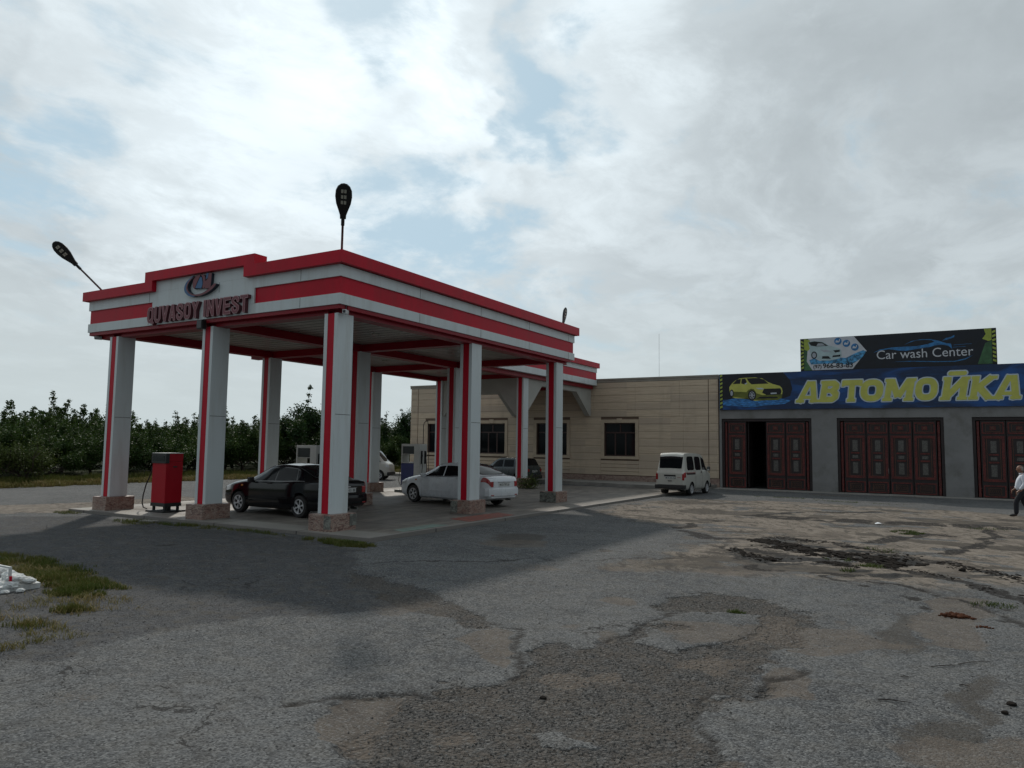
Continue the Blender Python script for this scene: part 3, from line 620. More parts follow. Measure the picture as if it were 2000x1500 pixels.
# loose stones: uncountable
def pebbles(name, n, region, smin, smax, mtl, seed):
    rnd = random.Random(seed); mb = MB(); k = 0
    base = [((1, 0, 0)), (-.9, .1, 0), (0, 1, .05), (.1, -1, 0), (0, .1, .75), (0, 0, -.5)]
    fc = [(0, 2, 4), (2, 1, 4), (1, 3, 4), (3, 0, 4), (2, 0, 5), (1, 2, 5), (3, 1, 5), (0, 3, 5)]
    pts = []
    while len(pts) < n:
        xs = np.array([rnd.uniform(region[0], region[1]) for _ in range(4000)]); ys = np.array([rnd.uniform(region[2], region[3]) for _ in range(4000)])
        mm = ground_masks(xs[None], ys[None]); hh = ground_h(xs[None], ys[None], mm)[0]; pr = region[4](mm)[0]
        for x, y, h, p in zip(xs, ys, hh, pr):
            if rnd.random() < p: pts.append((x, y, h))
    for x, y, h in pts[:n]:
        s_ = smin + (smax - smin) * rnd.random() ** 2.5; a = rnd.uniform(0, 2 * PI); ca, sa = math.cos(a), math.sin(a); e = rnd.uniform(.6, 1)
        vs = []
        for p in base:
            j = rnd.uniform(.7, 1.15) * s_; vs.append((x + (p[0] * ca - p[1] * e * sa) * j, y + (p[0] * sa + p[1] * e * ca) * j, h + s_ * .15 + p[2] * j))
        mb.add(vs, fc)
    o = mb.build(name, mtl, recalc=False); tag(o, kind='stuff'); return o
def _peb(t, b):
    r_ = t.new('ShaderNodeNewGeometry').outputs['Random Per Island']
    c = t.mix(r_, (0.05, 0.047, 0.044), (0.15, 0.142, 0.132)); c = t.mix(t.ramp(r_, .93, 1.), c, (0.24, .24, .23)); t.put(b, 'Base Color', c); b.inputs['Roughness'].default_value = .85
mat_from('pebble', _peb)
tag(pebbles('gravel', 16000, (-5.5, -0.8, 2.6, 11.2, lambda m_: np.clip(m_['gravel'], 0, 1) * (1 - .85 * m_['dirt'])), .003, .014, 'pebble', 3),
    'dark loose gravel filling the broken patch of asphalt in the foreground', 'gravel')
tag(pebbles('scattered_stones', 9000, (-12, 1.5, 2.6, 13, lambda m_: .15 + .5 * m_['lot']), .004, .015, 'pebble', 5),
    'small loose stones scattered over the asphalt yard', 'gravel')
# ---------------------------------------------------------------- main fuel canopy
can = empty('fuel_canopy', (-17.5, 19.07, 0), label='large red and white fuel station canopy on nine columns with company lettering on its front', cat='canopy')
CX0, CX1, CY0, CY1 = -22.76, -12.27, 12.71, 25.43
def ring(mb, x0, x1, y0, y1, z0, z1, th):
    mb.box(x0, x1, y0, y0 + th, z0, z1); mb.box(x0, x1, y1 - th, y1, z0, z1)
    mb.box(x0, x0 + th, y0 + th, y1 - th, z0, z1); mb.box(x1 - th, x1, y0 + th, y1 - th, z0, z1)
def seams(mb, x0, x1, y0, y1, z0, z1, step, sides=('f', 'r')):
    # thin shadow joints between cladding cassettes
    k = x0 + step
    while k < x1 - .3: mb.box(k, k + .012, y0 - .002, y0 + .01, z0, z1); k += step
    k = y0 + step
    while k < y1 - .3: mb.box(x1 - .01, x1 + .002, k, k + .012, z0, z1); k += step
m = MB(); ring(m, CX0, CX1, CY0, CY1, 5.40, 5.66, .30); o = m.build('lower_band', 'white_panel', can, True)
m = MB(); ring(m, CX0 + .04, CX1 - .04, CY0 + .04, CY1 - .04, 5.66, 6.07, .26); m.build('red_band', 'red_panel', can, True)
m = MB(); ring(m, CX0, CX1, CY0, CY1, 6.07, 6.36, .30)
m.box(-19.55, -15.26, CY0 - .004, CY0 + .035, 5.662, 6.068); m.box(-19.41, -15.55, CY0, CY0 + .2, 6.362, 6.66)
m.build('upper_band', 'white_panel', can, True)
m = MB(); seams(m, CX0, CX1, CY0, CY1, 5.41, 5.65, 3.05); seams(m, CX0, CX1, CY0, CY1, 6.08, 6.35, 3.05)
m.box(CX0 - .01, CX1 + .01, CY0 + .002, CY0 + .03, 6.345, 6.362); m.box(CX1 - .03, CX1 + .004, CY0, CY1, 6.345, 6.362)
m.build('panel_joint', 'dark_seam', can, True)
cap = [(-22.9, 6.362), (-19.41, 6.362), (-19.41, 6.662), (-15.55, 6.662), (-15.55, 6.362), (-12.13, 6.362), (-12.13, 6.66), (-15.15, 6.66), (-15.15, 6.93), (-19.76, 6.93), (-19.76, 6.64), (-22.9, 6.64)]
m = MB(); m.prism(cap, 'y', 12.57, 12.97)
m.box(-22.9, -12.13, CY1 - .26, CY1 + .14, 6.362, 6.66); m.box(-22.9, -22.5, 12.97, CY1 - .26, 6.362, 6.65); m.box(-12.53, -12.13, 12.97, CY1 - .26, 6.362, 6.66)
m.build('parapet_cap', 'red_panel', can, True)
m = MB(); m.box(-22.5, -12.53, 12.97, CY1 - .26, 6.28, 6.34); m.build('roof_deck', 'roofing', can, True)
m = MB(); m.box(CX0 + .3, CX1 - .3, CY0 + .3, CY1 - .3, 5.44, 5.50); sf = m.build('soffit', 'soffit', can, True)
m = MB()
for k in range(1, 34): m.box(CX0 + .31, CX1 - .31, CY0 + .3 + k * .36, CY0 + .312 + k * .36, 5.435, 5.442)
m.build('soffit_joint', 'dark_seam', sf, True)
COLX = [-21.50, -17.17, -12.64]; COLY = [13.08, 18.85, 24.50]
m = MB()
for x in COLX: m.box(x - .19, x + .19, CY0 + .302, CY1 - .302, 5.20, 5.436)
for y in COLY:
    for a, b in ((CX0 + .302, COLX[0] - .192), (COLX[0] + .192, COLX[1] - .192), (COLX[1] + .192, COLX[2] - .192)): m.box(a, b, y - .17, y + .17, 5.202, 5.436)
# red lining just inside the white band
m.box(CX0 + .05, CX1 - .05, CY0 + .03, CY0 + .297, 5.30, 5.398); m.box(CX1 - .29, CX1 - .03, CY0 + .3, CY1 - .3, 5.30, 5.398)
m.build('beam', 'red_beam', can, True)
for i, x in enumerate((-19.3, -14.9)):
    for y in (15.2, 17.0, 20.6, 22.6):
        m = MB(); m.lathe([(.0, -.02), (.11, -.02), (.11, .006), (.0, .006)], (x, y, 5.43), 'z', 18); m.build('downlight', 'led', can, True)
def column(parent, x, y, z0, z1, wx, wy, plinth=True, pw=(.68, .88), grey_side=False, stripe=.22, pz0=None):
    m = MB(); st = (wx - stripe) / 2; hx, hy = wx / 2, wy / 2
    m.box(x - hx, x + hx, y - hy + .02, y + hy - .02, z0, z1)
    for sx in (-1, 1):
        a, b = sorted((x + sx * hx, x + sx * (hx - st)))
        m.box(a, b, y - hy, y - hy + .02, z0, z1); m.box(a, b, y + hy - .02, y + hy, z0, z1)
    c = m.build('column', 'white_panel', parent, True)
    m = MB(); m.box(x - hx + st + .001, x + hx - st - .001, y - hy + .008, y - hy + .019, z0 + .002, z1 - .002); m.box(x - hx + st + .001, x + hx - st - .001, y + hy - .019, y + hy - .008, z0 + .002, z1 - .002)
    m.build('red_stripe', 'red_panel', c, True)
    m = MB()
    for zz in (z0 + (z1 - z0) * .49,): m.box(x + hx - .01, x + hx + .0015, y - hy + .02, y + hy - .02, zz, zz + .012)
    m.build('joint', 'dark_seam', c, True)
    if plinth:
        m = MB(); m.cbox(x - pw[0] / 2, x + pw[0] / 2, y - pw[1] / 2, y + pw[1] / 2, PADZ - .05 if pz0 is None else pz0, z0 - .004, .012)
        if abs(x + 12.64) < .1 and y < 14:                # the corner plinth has two odd grey slabs let in
            m.cur = 1; m.cbox(x + .16, x + pw[0] / 2 + .004, y - pw[1] / 2 - .012, y - pw[1] / 2 + .03, PADZ + .06, z0 - .03, .004); m.cbox(x + pw[0] / 2 - .03, x + pw[0] / 2 + .012, y + .22, y + pw[1] / 2 + .004, PADZ + .1, z0 - .02, .004)
        if abs(x + 12.64) < .1 and y > 14:
            m.cur = 1; m.cbox(x - pw[0] / 2 - .003, x + (pw[0] / 2 - .02 if y > 20 else -.1), y - pw[1] / 2 - .01, y - pw[1] / 2 + .03, PADZ + .01, z0 - .02, .004)
        m.build('plinth', ['granite', 'granite_grey'], c, True)
    return c
for iy, y in enumerate(COLY):
    for ix, x in enumerate(COLX): column(can, x, y, .45, 5.21, .43, .54)
# raised lettering, built from strokes
def LET(ch):
    W_ = {'I': .22, 'W': .9}.get(ch, .62); S = []; A = []
    def s(*p, r=False):
        for a, b in zip(p[:-1], p[1:]): S.append((a, b, r))
    w = W_; h = .088
    if ch in 'QO': s(*[(w / 2 + (w / 2 - h) * math.copysign(abs(math.cos(a)) ** .6, math.cos(a)), .5 + (.5 - h) * math.copysign(abs(math.sin(a)) ** .75, math.sin(a))) for a in [2 * PI * k / 20 for k in range(21)]], r=True)
    if ch == 'Q': s((w*.55, .22), (w*.98, -.06))
    if ch == 'U': s((h, 1), (h, .25)); s((w-h, 1), (w-h, .25)); s((h, .25), (w/2-.1, h), (w/2+.1, h), (w-h, .25), r=True)
    if ch == 'V': s((h*.95, 1), (w/2, .0)); s((w-h*.95, 1), (w/2, .0))
    if ch == 'A': s((h*.95, 0), (w/2, 1)); s((w-h*.95, 0), (w/2, 1)); s((w*.25, .27), (w*.75, .27))
    if ch == 'S': s((w-h, .72), (w-h, .78), (w/2+.1, 1-h), (w/2-.1, 1-h), (h, .78), (h, .66), (w-h, .36), (w-h, .22), (w/2+.1, h), (w/2-.1, h), (h, .22), (h, .30), r=True)
    if ch == 'Y': s((h*.95, 1), (w/2, .48)); s((w-h*.95, 1), (w/2, .48)); s((w/2, .52), (w/2, 0))
    if ch == 'I': s((w/2, 0), (w/2, 1))
    if ch == 'N': s((h, 0), (h, 1)); s((w-h, 0), (w-h, 1)); s((h, .97), (w-h, .03))
    if ch == 'E': s((h, 0), (h, 1)); s((h, h), (w, h)); s((h, .5), (w*.92, .5)); s((h, 1-h), (w, 1-h))
    if ch == 'T': s((w/2, 0), (w/2, .98)); s((0, 1-h), (w, 1-h))
    def fn(X, Z):
        d = None
        for a, b, r in S:
            q = sd_seg(X, Z, a, b, h, r); d = q if d is None else np.minimum(d, q)
        if ch in 'VANY': d = np.maximum(d, np.maximum(Z - 1, -Z - (.12 if ch == 'Q' else 0)))
        return d
    return fn, w
txt = 'QUVASOY INVEST'; H_ = .45; k = .60
tot = sum(.34 if c == ' ' else LET(c)[1] + .10 for c in txt) - .1
kx = (19.60 - 15.38) / tot; xx = -19.60
for c in txt:
    if c == ' ': xx += .34 * kx; continue
    f_, w_ = LET(c)
    fn = (lambda X, Z, f_=f_, xx=xx: f_((X - xx) / kx, (Z - 5.44) / H_) * .5 * (kx + H_))
    b_ = (xx - .05, xx + w_ * kx + .05, 5.36, 5.95)
    o = graphic('letter', fn, b_, .010, 12.705, 12.60, ['letter_edge', 'letter_side'], can, .008)
    graphic('face', fn, b_, .012, 12.602, 12.596, ['maroon'], o, -.010)
    xx += (w_ + .10) * kx
# round emblem above the lettering
ux = lambda p: [(-18.02 + (a - 825) / 530 * 1.38, 6.05 + (735 - (b + (a - 825) * .08)) / 370 * .60) for a, b in p]
sw_blue = ux([(1000, 360), (930, 400), (860, 470), (825, 560), (835, 640), (890, 705), (960, 735), (1040, 725), (960, 700), (900, 650), (870, 580), (880, 500), (930, 420)])
sw_red = ux([(1010, 385), (950, 430), (900, 500), (885, 570), (910, 640), (970, 690), (1050, 700), (1150, 680), (1260, 600), (1315, 535), (1360, 535), (1310, 610), (1220, 680), (1120, 722), (1040, 728), (960, 705), (900, 655), (865, 590), (880, 500), (930, 425)])
q_l = ux([(1000, 385), (1060, 355), (1090, 365), (1050, 450), (1010, 560), (1000, 610), (965, 560), (965, 460)])
q_m = ux([(1085, 385), (1110, 420), (1125, 520), (1105, 600), (1070, 590), (1000, 590), (1030, 520)])
q_r = ux([(1090, 360), (1150, 370), (1170, 450), (1165, 600), (1120, 600), (1135, 500), (1120, 410)])
i_b = ux([(1175, 350), (1215, 345), (1200, 430), (1175, 450)]); i_r = ux([(1222, 342), (1265, 350), (1255, 600), (1165, 610), (1170, 480), (1205, 440)])
def soften(p, n=3):
    for _ in range(n): p = [q for a, b in zip(p, p[1:] + p[:1]) for q in ((a[0] * .78 + b[0] * .22, a[1] * .78 + b[1] * .22), (a[0] * .22 + b[0] * .78, a[1] * .22 + b[1] * .78))]
    return p
sw_blue, sw_red = soften(sw_blue, 2), soften(sw_red, 2); q_l, q_m, q_r = soften(q_l, 2), soften(q_m, 1), soften(q_r, 2)
LB = (-18.2, -16.5, 5.9, 6.8)
em = None
for nm, p, mm, yf in (('emblem', [sw_red], 'maroon', 12.60), ('emblem_blue', [sw_blue], 'logo_blue', 12.615), ('emblem_letter', [q_l, q_r, i_r], 'maroon', 12.62), ('emblem_wedge', [q_m, i_b], 'logo_blue', 12.625)):
    o = graphic(nm, poly_fn(*p), LB, .012, 12.705, yf, [mm, 'logo_side'], can if em is None else em)
    if em is None: em = o

def roof_lamp(base, dirv, name_label, pole_len=1.0, face=None):
    """flat leaf-shaped area light on a leaning pole"""
    t_ = empty('roof_lamp', base, label=name_label, cat='roof lamp', group='area lights leaning out from the canopy roof corners')
    d = Vector(dirv).normalized(); side = d.cross(Vector((0, 0, 1))).normalized(); nrm = side.cross(d).normalized()  # nrm: upper side
    if nrm.z < 0: nrm = -nrm
    if face is not None:                                  # head turned on its pole so that its underside faces this way
        f_ = Vector(face); nrm = -(f_ - d * f_.dot(d)).normalized(); side = d.cross(nrm).normalized()
    m = MB(); m.tube([(0, 0, -.3), (0, 0, .02)], .035); m.tube([(0, 0, 0), tuple(d * pole_len)], .028); m.build('pole', 'rusty_pole', t_, smooth=True)
    m = MB(); m.tube([tuple(d * (pole_len - .06)), tuple(d * (pole_len + .14))], .042); m.build('collar', 'black_metal', t_, smooth=True)
    prof = [(0, .07), (.10, .075), (.22, .115), (.38, .17), (.55, .195), (.70, .185), (.80, .14), (.86, .07), (.875, .0)]
    L = [(a, b) for a, b in prof] + [(a, -b) for a, b in prof[::-1][1:]]
    n = len(L); vs = []
    for th, sc_ in ((-.025, .96), (.0, 1.0), (.035, .92), (.055, .6)):
        for a, b in L: vs.append(tuple(d * (pole_len + .1 + .44 + (a - .44) * (sc_ if sc_ > .9 else .8)) + side * b * sc_ + nrm * th))
    fs = [tuple(range(n)), tuple(range(3 * n, 4 * n))] + [(r_ * n + i, r_ * n + (i + 1) % n, (r_ + 1) * n + (i + 1) % n, (r_ + 1) * n + i) for r_ in range(3) for i in range(n)]
    m = MB(); m.add(vs, fs); hd = m.build('lamp_head', 'black_metal', t_)
    for i in range(3):
        m = MB(); c = d * (pole_len + .1 + .42 + i * .135)
        for sgn in (-1, 1):
            q = [c + side * (sgn * .035 + u * .026) + d * (v * .04) - nrm * .027 for u, v in ((-1, -1), (1, -1), (1, 1), (-1, 1))]
            qq = [p - nrm * .012 for p in q]
            m.add([tuple(p) for p in q + qq], [(0, 1, 2, 3), (4, 5, 6, 7), (0, 1, 5, 4), (1, 2, 6, 5), (2, 3, 7, 6), (3, 0, 4, 7)])
        m.build('led_module', 'led', hd)
    if face is not None and pole_len < .1: t_.scale = (.8, .8, .8)
    return t_
roof_lamp((-12.60, 13.05, 6.66), (.70, -.72, 1.25), 'roof lamp leaning towards the yard from the near corner of the canopy', .85)
roof_lamp((-22.45, 13.0, 6.65), (-.36, -1.14, 1.10), 'roof lamp leaning out far left from the left front corner of the canopy', 1.02, (.55, -.75, -.55))
roof_lamp((-12.62, 25.1, 6.66), (.12, .1, 1.0), 'small looking roof lamp standing upright at the right rear corner of the canopy', .02, (1, .05, -.2))
roof_lamp((-17.2, 25.2, 6.66), (-.1, .7, .95), 'roof lamp of which only the dark tip shows above the long side of the canopy', .55)
# things hanging under the fascia
def cctv(loc, yaw, label, mtl='lamp_clear', sc_=1.0):
    t_ = empty('security_camera', loc, yaw, label, 'security camera', 'small cameras hung under the canopy edge')
    m = MB(); m.tube([(0, 0, .12), (0, 0, 0)], .012); m.build('bracket', 'black_metal', t_)
    m = MB(); m.cbox(-.05 * sc_, .05 * sc_, -.13 * sc_, .07 * sc_, -.10 * sc_, 0, .01); bd = m.build('housing', mtl, t_)
    m = MB(); m.lathe([(.0, -.012), (.035 * sc_, -.012), (.035 * sc_, .002), (0, .002)], (0, -.13 * sc_, -.05 * sc_), 'y', 16); m.build('lens', 'screen', bd)
cctv((-12.30, 12.95, 5.28), R(25), 'pale security camera under the near corner of the canopy beside the corner column')
cctv((-22.35, 12.85, 5.28), R(-30), 'dark security camera under the left end of the canopy front', 'steel')
t_ = empty('floodlight', (-17.25, 12.72, 5.25), 0, 'small black floodlight mounted at the top of the middle front column', 'floodlight')
m = MB(); m.cbox(-.13, .09, -.12, .03, -.12, .12, .01); m.build('housing', 'black_metal', t_); m = MB(); m.tube([(0, 0, .12), (0, .02, .17)], .02); m.build('bracket', 'black_metal', t_)
m = MB(); m.cbox(-.11, .07, -.128, -.121, -.10, .10, .003); m.build('glass', 'screen', t_)

# ---------------------------------------------------------------- rear canopy joining the building
rc = empty('rear_canopy', (-20.8, 32.7, 0), label='smaller red and white canopy behind the main one, joined to the beige building', cat='canopy')
x0, x1, y0, y1 = -23.95, -17.75, 25.65, 39.86
m = MB(); ring(m, x0, x1, y0, y1, 5.70, 6.02, .3); m.build('lower_band', 'white_panel', rc, True)
m = MB(); ring(m, x0 + .04, x1 - .04, y0 + .04, y1 - .002, 6.02, 6.46, .26); m.build('red_band', 'red_panel', rc, True)
m = MB(); ring(m, x0, x1, y0, y1, 6.46, 6.73, .3); m.build('upper_band', 'white_panel', rc, True)
m = MB(); ring(m, x0 - .13, x1 + .13, y0 - .13, y1 + .12, 6.73, 7.02, .42); m.build('parapet_cap', 'red_panel', rc, True)
m = MB(); m.box(x0 + .3, x1 - .3, y0 + .3, y1 - .3, 6.6, 6.66); m.build('roof_deck', 'roofing', rc, True)
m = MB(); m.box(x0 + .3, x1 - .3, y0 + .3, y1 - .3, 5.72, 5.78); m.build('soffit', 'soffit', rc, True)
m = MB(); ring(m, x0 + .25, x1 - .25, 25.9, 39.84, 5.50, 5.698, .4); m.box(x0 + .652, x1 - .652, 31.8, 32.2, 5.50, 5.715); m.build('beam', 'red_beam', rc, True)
DX = [-23.30, -18.31]; DY = 32.0
for x in DX: column(rc, x, DY, .52, 5.498, .40, .50, True, (.6, .8))
m = MB()
for x in DX:
    # from the column back to the wall, a haunch at each end
    pl = [(DY + .252, 5.497), (DY + .252, 3.92), (DY + .35, 3.92), (33.75, 5.22), (37.9, 5.22), (39.7, 3.92), (39.88, 3.92), (39.88, 5.497)]
    m.prism(pl, 'x', x - .14, x + .17)
pl = [(DX[0] + .202, 5.497), (DX[0] + .202, 3.62), (DX[0] + .30, 3.62), (DX[0] + 1.2, 4.72), (DX[1] - 1.2, 4.72), (DX[1] - .30, 3.62), (DX[1] - .202, 3.62), (DX[1] - .202, 5.497)]
m.prism(pl, 'y', DY - .18, DY + .2)
m.build('haunched_beam', 'stucco_pale', rc, True)

# ---------------------------------------------------------------- beige building
bl = empty('service_building', (-21.1, 45, 0), label='long single storey beige stone clad building with four dark windows', cat='building')
WALLY = 39.9; WIN = [(-30.14, -28.26), (-26.05, -24.08), (-21.80, -19.72), (-17.30, -15.37)]; WZ = (1.58, 3.50)
def wall_with_holes(mb, x0, x1, y0, y1, z0, z1, holes):   # holes: (xa, xb, za, zb) sorted, same z range
    xs = x0
    for xa, xb, za, zb in holes:
        mb.box(xs, xa, y0, y1, z0, z1)
        if za > z0: mb.box(xa, xb, y0, y1, z0, za)
        if zb < z1: mb.box(xa, xb, y0, y1, zb, z1)
        xs = xb
    mb.box(xs, x1, y0, y1, z0, z1)
m = MB(); wall_with_holes(m, -31.62, -10.60, WALLY + .035, WALLY + .3, -.2, 6.0, [(a, b, *WZ) for a, b in WIN])
m.box(-31.62, -31.3, WALLY + .3, 50, -.2, 6.0); m.box(-10.9, -10.60, WALLY + .3, 50, -.2, 6.0); m.box(-31.3, -10.9, 49.7, 50, -.2, 6.0)
M['wall_core'] = material('wall_core', (0.14, 0.10, 0.075), .9)
wl = m.build('wall', 'wall_core', bl, True)
m = MB(); rr = random.Random(4)
z = .50; g_ = .014; row = 0
while z < 5.80:
    z2 = min(z + .42, 5.86); spans = [(-30.98, -11.18)]
    if z < 3.6:
        spans = []; xs = -30.98
        for a, b in WIN: spans.append((xs, a - .204)); xs = b + .204
        spans.append((xs, -11.18))
    for a, b in spans:
        x = a
        while x < b - .02:
            xe = x + 2.6 if (b - x) > 3.2 else b
            m.box(x + .004, xe - .004, WALLY + rr.uniform(0, .004), WALLY + .036, z + g_ / 2, z2 - g_ / 2); x = xe
    for qa, qb in ((-31.60, -31.02), (-11.14, -10.64)):   # corner quoins
        m.box(qa, qb, WALLY - .012, WALLY + .036, z + g_ / 2, z2 - g_ / 2); m.box(qa + .08, qb - .08, WALLY - .026, WALLY - .012, z + .08, z2 - .08)
    z += .42; row += 1
for a, b in WIN:                                          # narrow courses below each window
    z = .50
    while z < WZ[0] - .30: m.box(a - .20, b + .20, WALLY, WALLY + .036, z + .012, z + .198); z += .21
m.build('cladding', 'cladding', wl, True)
m = MB(); m.box(-31.66, -10.60, WALLY - .02, WALLY + .034, .0, .47); m.build('base_course', 'base_stone', bl, True)
m = MB(); m.box(-31.70, -10.60, WALLY - .03, WALLY + .45, 6.002, 6.10); m.box(-31.70, -10.60, WALLY - .005, WALLY + .034, 5.87, 6.0); m.build('coping', 'parapet', bl, True)
m = MB(); m.box(-31.3, -10.9, WALLY + .46, 49.7, 5.5, 5.6); m.build('roof', 'roofing', bl, True)
m = MB(); m.box(-31.3, -10.9, WALLY + .302, 49.7, -.1, .12); m.build('floor', 'dark_room', bl, True)
for a, b in WIN:
    m = MB(); zz0, zz1 = WZ; t1 = .20
    m.box(a - t1, a - .002, WALLY - .03, WALLY + .033, zz0, zz1); m.box(b + .002, b + t1, WALLY - .03, WALLY + .033, zz0, zz1)
    m.box(a - t1, b + t1, WALLY - .03, WALLY + .033, zz1 + .002, zz1 + .20); m.box(a - t1 - .05, b + t1 + .05, WALLY - .05, WALLY + .033, zz0 - .16, zz0 - .002)
    m.box((a + b) / 2 - .16, (a + b) / 2 + .16, WALLY - .05, WALLY - .03, zz1 + .01, zz1 + .26)
    m.build('window_surround', 'stone_trim', bl, True)
    m = MB(); yf = WALLY + .14; w_ = .07; ym = yf + .06
    m.box(a, a + w_, yf, ym, zz0, zz1); m.box(b - w_, b, yf, ym, zz0, zz1); m.box(a + w_, b - w_, yf, ym, zz0, zz0 + w_); m.box(a + w_, b - w_, yf, ym, zz1 - w_, zz1)
    zt = zz0 + 1.32; m.box(a + w_, b - w_, yf, ym, zt, zt + .08); c = (a + b) / 2
    m.box(c - .04, c + .04, yf, ym, zt + .08, zz1 - w_)
    for xx_ in (c - .32, c + .32): m.box(xx_ - .045, xx_ + .045, yf, ym, zz0 + w_, zt)
    wf = m.build('window', 'window_frame', bl, True)
    m = MB(); m.box(a + .02, b - .02, yf + .025, yf + .035, zz0 + .02, zz1 - .02); m.build('pane', 'car_glass', wf, True)
tag(MB().tube([(-14.5, 41.5, 5.4), (-14.5, 41.5, 8.80)], .008, 6).build('radio_mast', 'steel'), 'thin whip aerial standing up from the roof of the beige building', 'aerial')

# ---------------------------------------------------------------- car wash building
cw = empty('car_wash_building', (-2.4, 45, 0), label='grey rendered car wash building with three carved timber gateways', cat='building')
GATES = [(-10.46, -5.93), (-4.75, -0.14), (0.98, 5.55)]; GZ_ = 3.70; CY = 39.9
m = MB(); wall_with_holes(m, -10.575, 5.9, CY, CY + .3, -.1, 6.02, [(a, b, -.1, GZ_) for a, b in GATES])
m.box(-10.575, -10.3, CY + .3, 50, -.1, 6.02); m.box(5.6, 5.9, CY + .3, 50, -.1, 6.02); m.box(-10.3, 5.6, 49.7, 50, -.1, 6.02)
wl = m.build('wall', 'stucco', cw, True)
for a, b in ((-5.90, -4.78), (-0.11, 0.95), (5.58, 5.88)):
    m = MB(); m.box(a, b, CY - .006, CY - .001, .02, .53)
    for i in range(5): m.box(a, b, CY - .02, CY - .006, .03 + i * .10, .115 + i * .10)
    m.build('brick_base', 'stucco', wl, True)
m = MB(); m.box(-10.3, 5.6, CY + .3, 49.7, 5.2, 5.3); m.build('roof', 'roofing', cw, True)
m = MB(); m.box(-10.3, 5.6, CY + .302, 49.7, -.1, .03); m.build('floor', 'dark_room', cw, True)
def leaf(parent, xa, xb):
    w_ = xb - xa; y = CY + .10; c = (xa + xb) / 2
    m = MB(); m.box(xa, xb, y, y + .05, .03, GZ_ - .17); lf = m.build('gate_leaf', 'gate_dark', parent, True)
    def frame(mb, a, b, z0, z1, t, yy, d): mb.box(a, a + t, yy, yy + d, z0, z1); mb.box(b - t, b, yy, yy + d, z0, z1); mb.box(a + t, b - t, yy, yy + d, z0, z0 + t); mb.box(a + t, b - t, yy, yy + d, z1 - t, z1)
    m = MB(); e = .05
    frame(m, xa + e, xb - e, .76, 2.83, .115, y - .03, .029)
    frame(m, xa + e, xb - e, 2.93, 3.46, .06, y - .025, .024)
    frame(m, xa + e, xb - e, .06, .60, .06, y - .025, .024)
    iw = .20
    m.box(c - iw, c + iw, y - .026, y - .001, 1.59, 1.665); m.box(c - iw, c + iw, y - .026, y - .001, 1.945, 2.015)
    m.box(c - .12, c + .12, y - .02, y - .001, 3.10, 3.29)
    m.build('carved_panel', 'gate_red', lf, True)
    m = MB(); frame(m, c - .27, c + .27, .86, 2.73, .022, y - .024, .023); frame(m, c - .29, c + .29, 3.03, 3.37, .018, y - .022, .021); frame(m, c - .25, c + .25, .17, .48, .018, y - .022, .021)
    m.box(c - .05, c + .05, y - .028, y - .021, 3.15, 3.24)
    for k in range(6):
        q = c - .19 + k * .076
        m.tube([(q - .03, y - .012, .24), (q + .03, y - .012, .42)], .006, 4); m.tube([(q + .03, y - .012, .24), (q - .03, y - .012, .42)], .006, 4)
    m.build('moulding', 'gate_trim', lf, True)
    for z0, z1, hw in ((2.07, 2.60, .115), (1.72, 1.87, .125), (.98, 1.52, .115)):
        m = MB(); m.cbox(c - hw, c + hw, y - .014, y - .001, z0, z1, .004); m.build('inset_pane', 'gate_glass', lf, True)
    return lf
for gi, (a, b) in enumerate(GATES):
    lab = ['carved red brown timber gate with one leaf standing open beside the beige wall', 'closed four leaf carved timber gate in the middle of the car wash front', 'carved timber gate at the right edge behind the walking man'][gi]
    gt = empty('timber_gate', ((a + b) / 2, CY + .15, 0), label=lab, cat='gate', group='carved timber gates of the car wash')
    m = MB(); y = CY + .06; m.box(a + .002, a + .13, y, y + .2, .02, GZ_ - .002); m.box(b - .13, b - .002, y, y + .2, .02, GZ_ - .002); m.box(a + .13, b - .13, y, y + .2, GZ_ - .15, GZ_ - .002)
    m.build('gate_frame', 'gate_dark', gt, True)
    m = MB()
    for xs_ in (a + .17, b - .27):
        m = MB(); m.box(xs_, xs_ + .10, y + .03, y + .10, .05, 2.85); m.box(xs_ + .01, xs_ + .09, y + .035, y + .10, 2.85, 2.93); m.box(xs_, xs_ + .10, y + .03, y + .10, 2.93, 3.5); m.build('jamb_strip', 'gate_red', gt, True)
    la, lb = a + .30, b - .30; lw = (lb - la) / 4
    for k in range(4):
        if gi == 0 and k == 1: continue
        leaf(gt, la + k * lw + .015, la + (k + 1) * lw - .015)
    if gi == 1:
        m = MB(); m.tube([(la + 2 * lw - .05, CY + .03, 1.0), (la + 2 * lw - .05, CY + .03, 1.25)], .012); m.build('handle', 'steel', gt, True)
    if gi == 0:                                           # the second leaf is swung inwards
        m = MB(); m.box(la + lw + .02, la + lw + .07, CY + .3, CY + 1.35, .03, GZ_ - .17); m.build('gate_leaf', 'gate_dark', gt, True)

# ---------------------------------------------------------------- wide blue banner
bn_ = empty('banner_board', (-2.4, 39.82, 5.1), label='wide blue banner board with large yellow Cyrillic word above the gates', cat='sign')
m = MB(); m.box(-10.53, 5.9, 39.80, 39.895, 4.17, 6.09); pan = m.build('panel', 'print_blue', bn_, True)
Yb = 39.80
def layer(nm, polys, mtl, i, parent=bn_, Y0=Yb, res=.02, bounds=None, off=0.0):
    xs = [p[0] for q in polys for p in q]; zs = [p[1] for q in polys for p in q]
    bd = (min(xs) - .05, max(xs) + .05, min(zs) - .05, max(zs) + .05)
    return graphic(nm, poly_fn(*polys), bd, res, Y0 - .0002, Y0 - .003 * i, [mtl], parent, off)
def ell(cx, cz, rx, rz, n=28, a0=0): return [(cx + rx * math.cos(2 * PI * k / n + a0), cz + rz * math.sin(2 * PI * k / n + a0)) for k in range(n)]
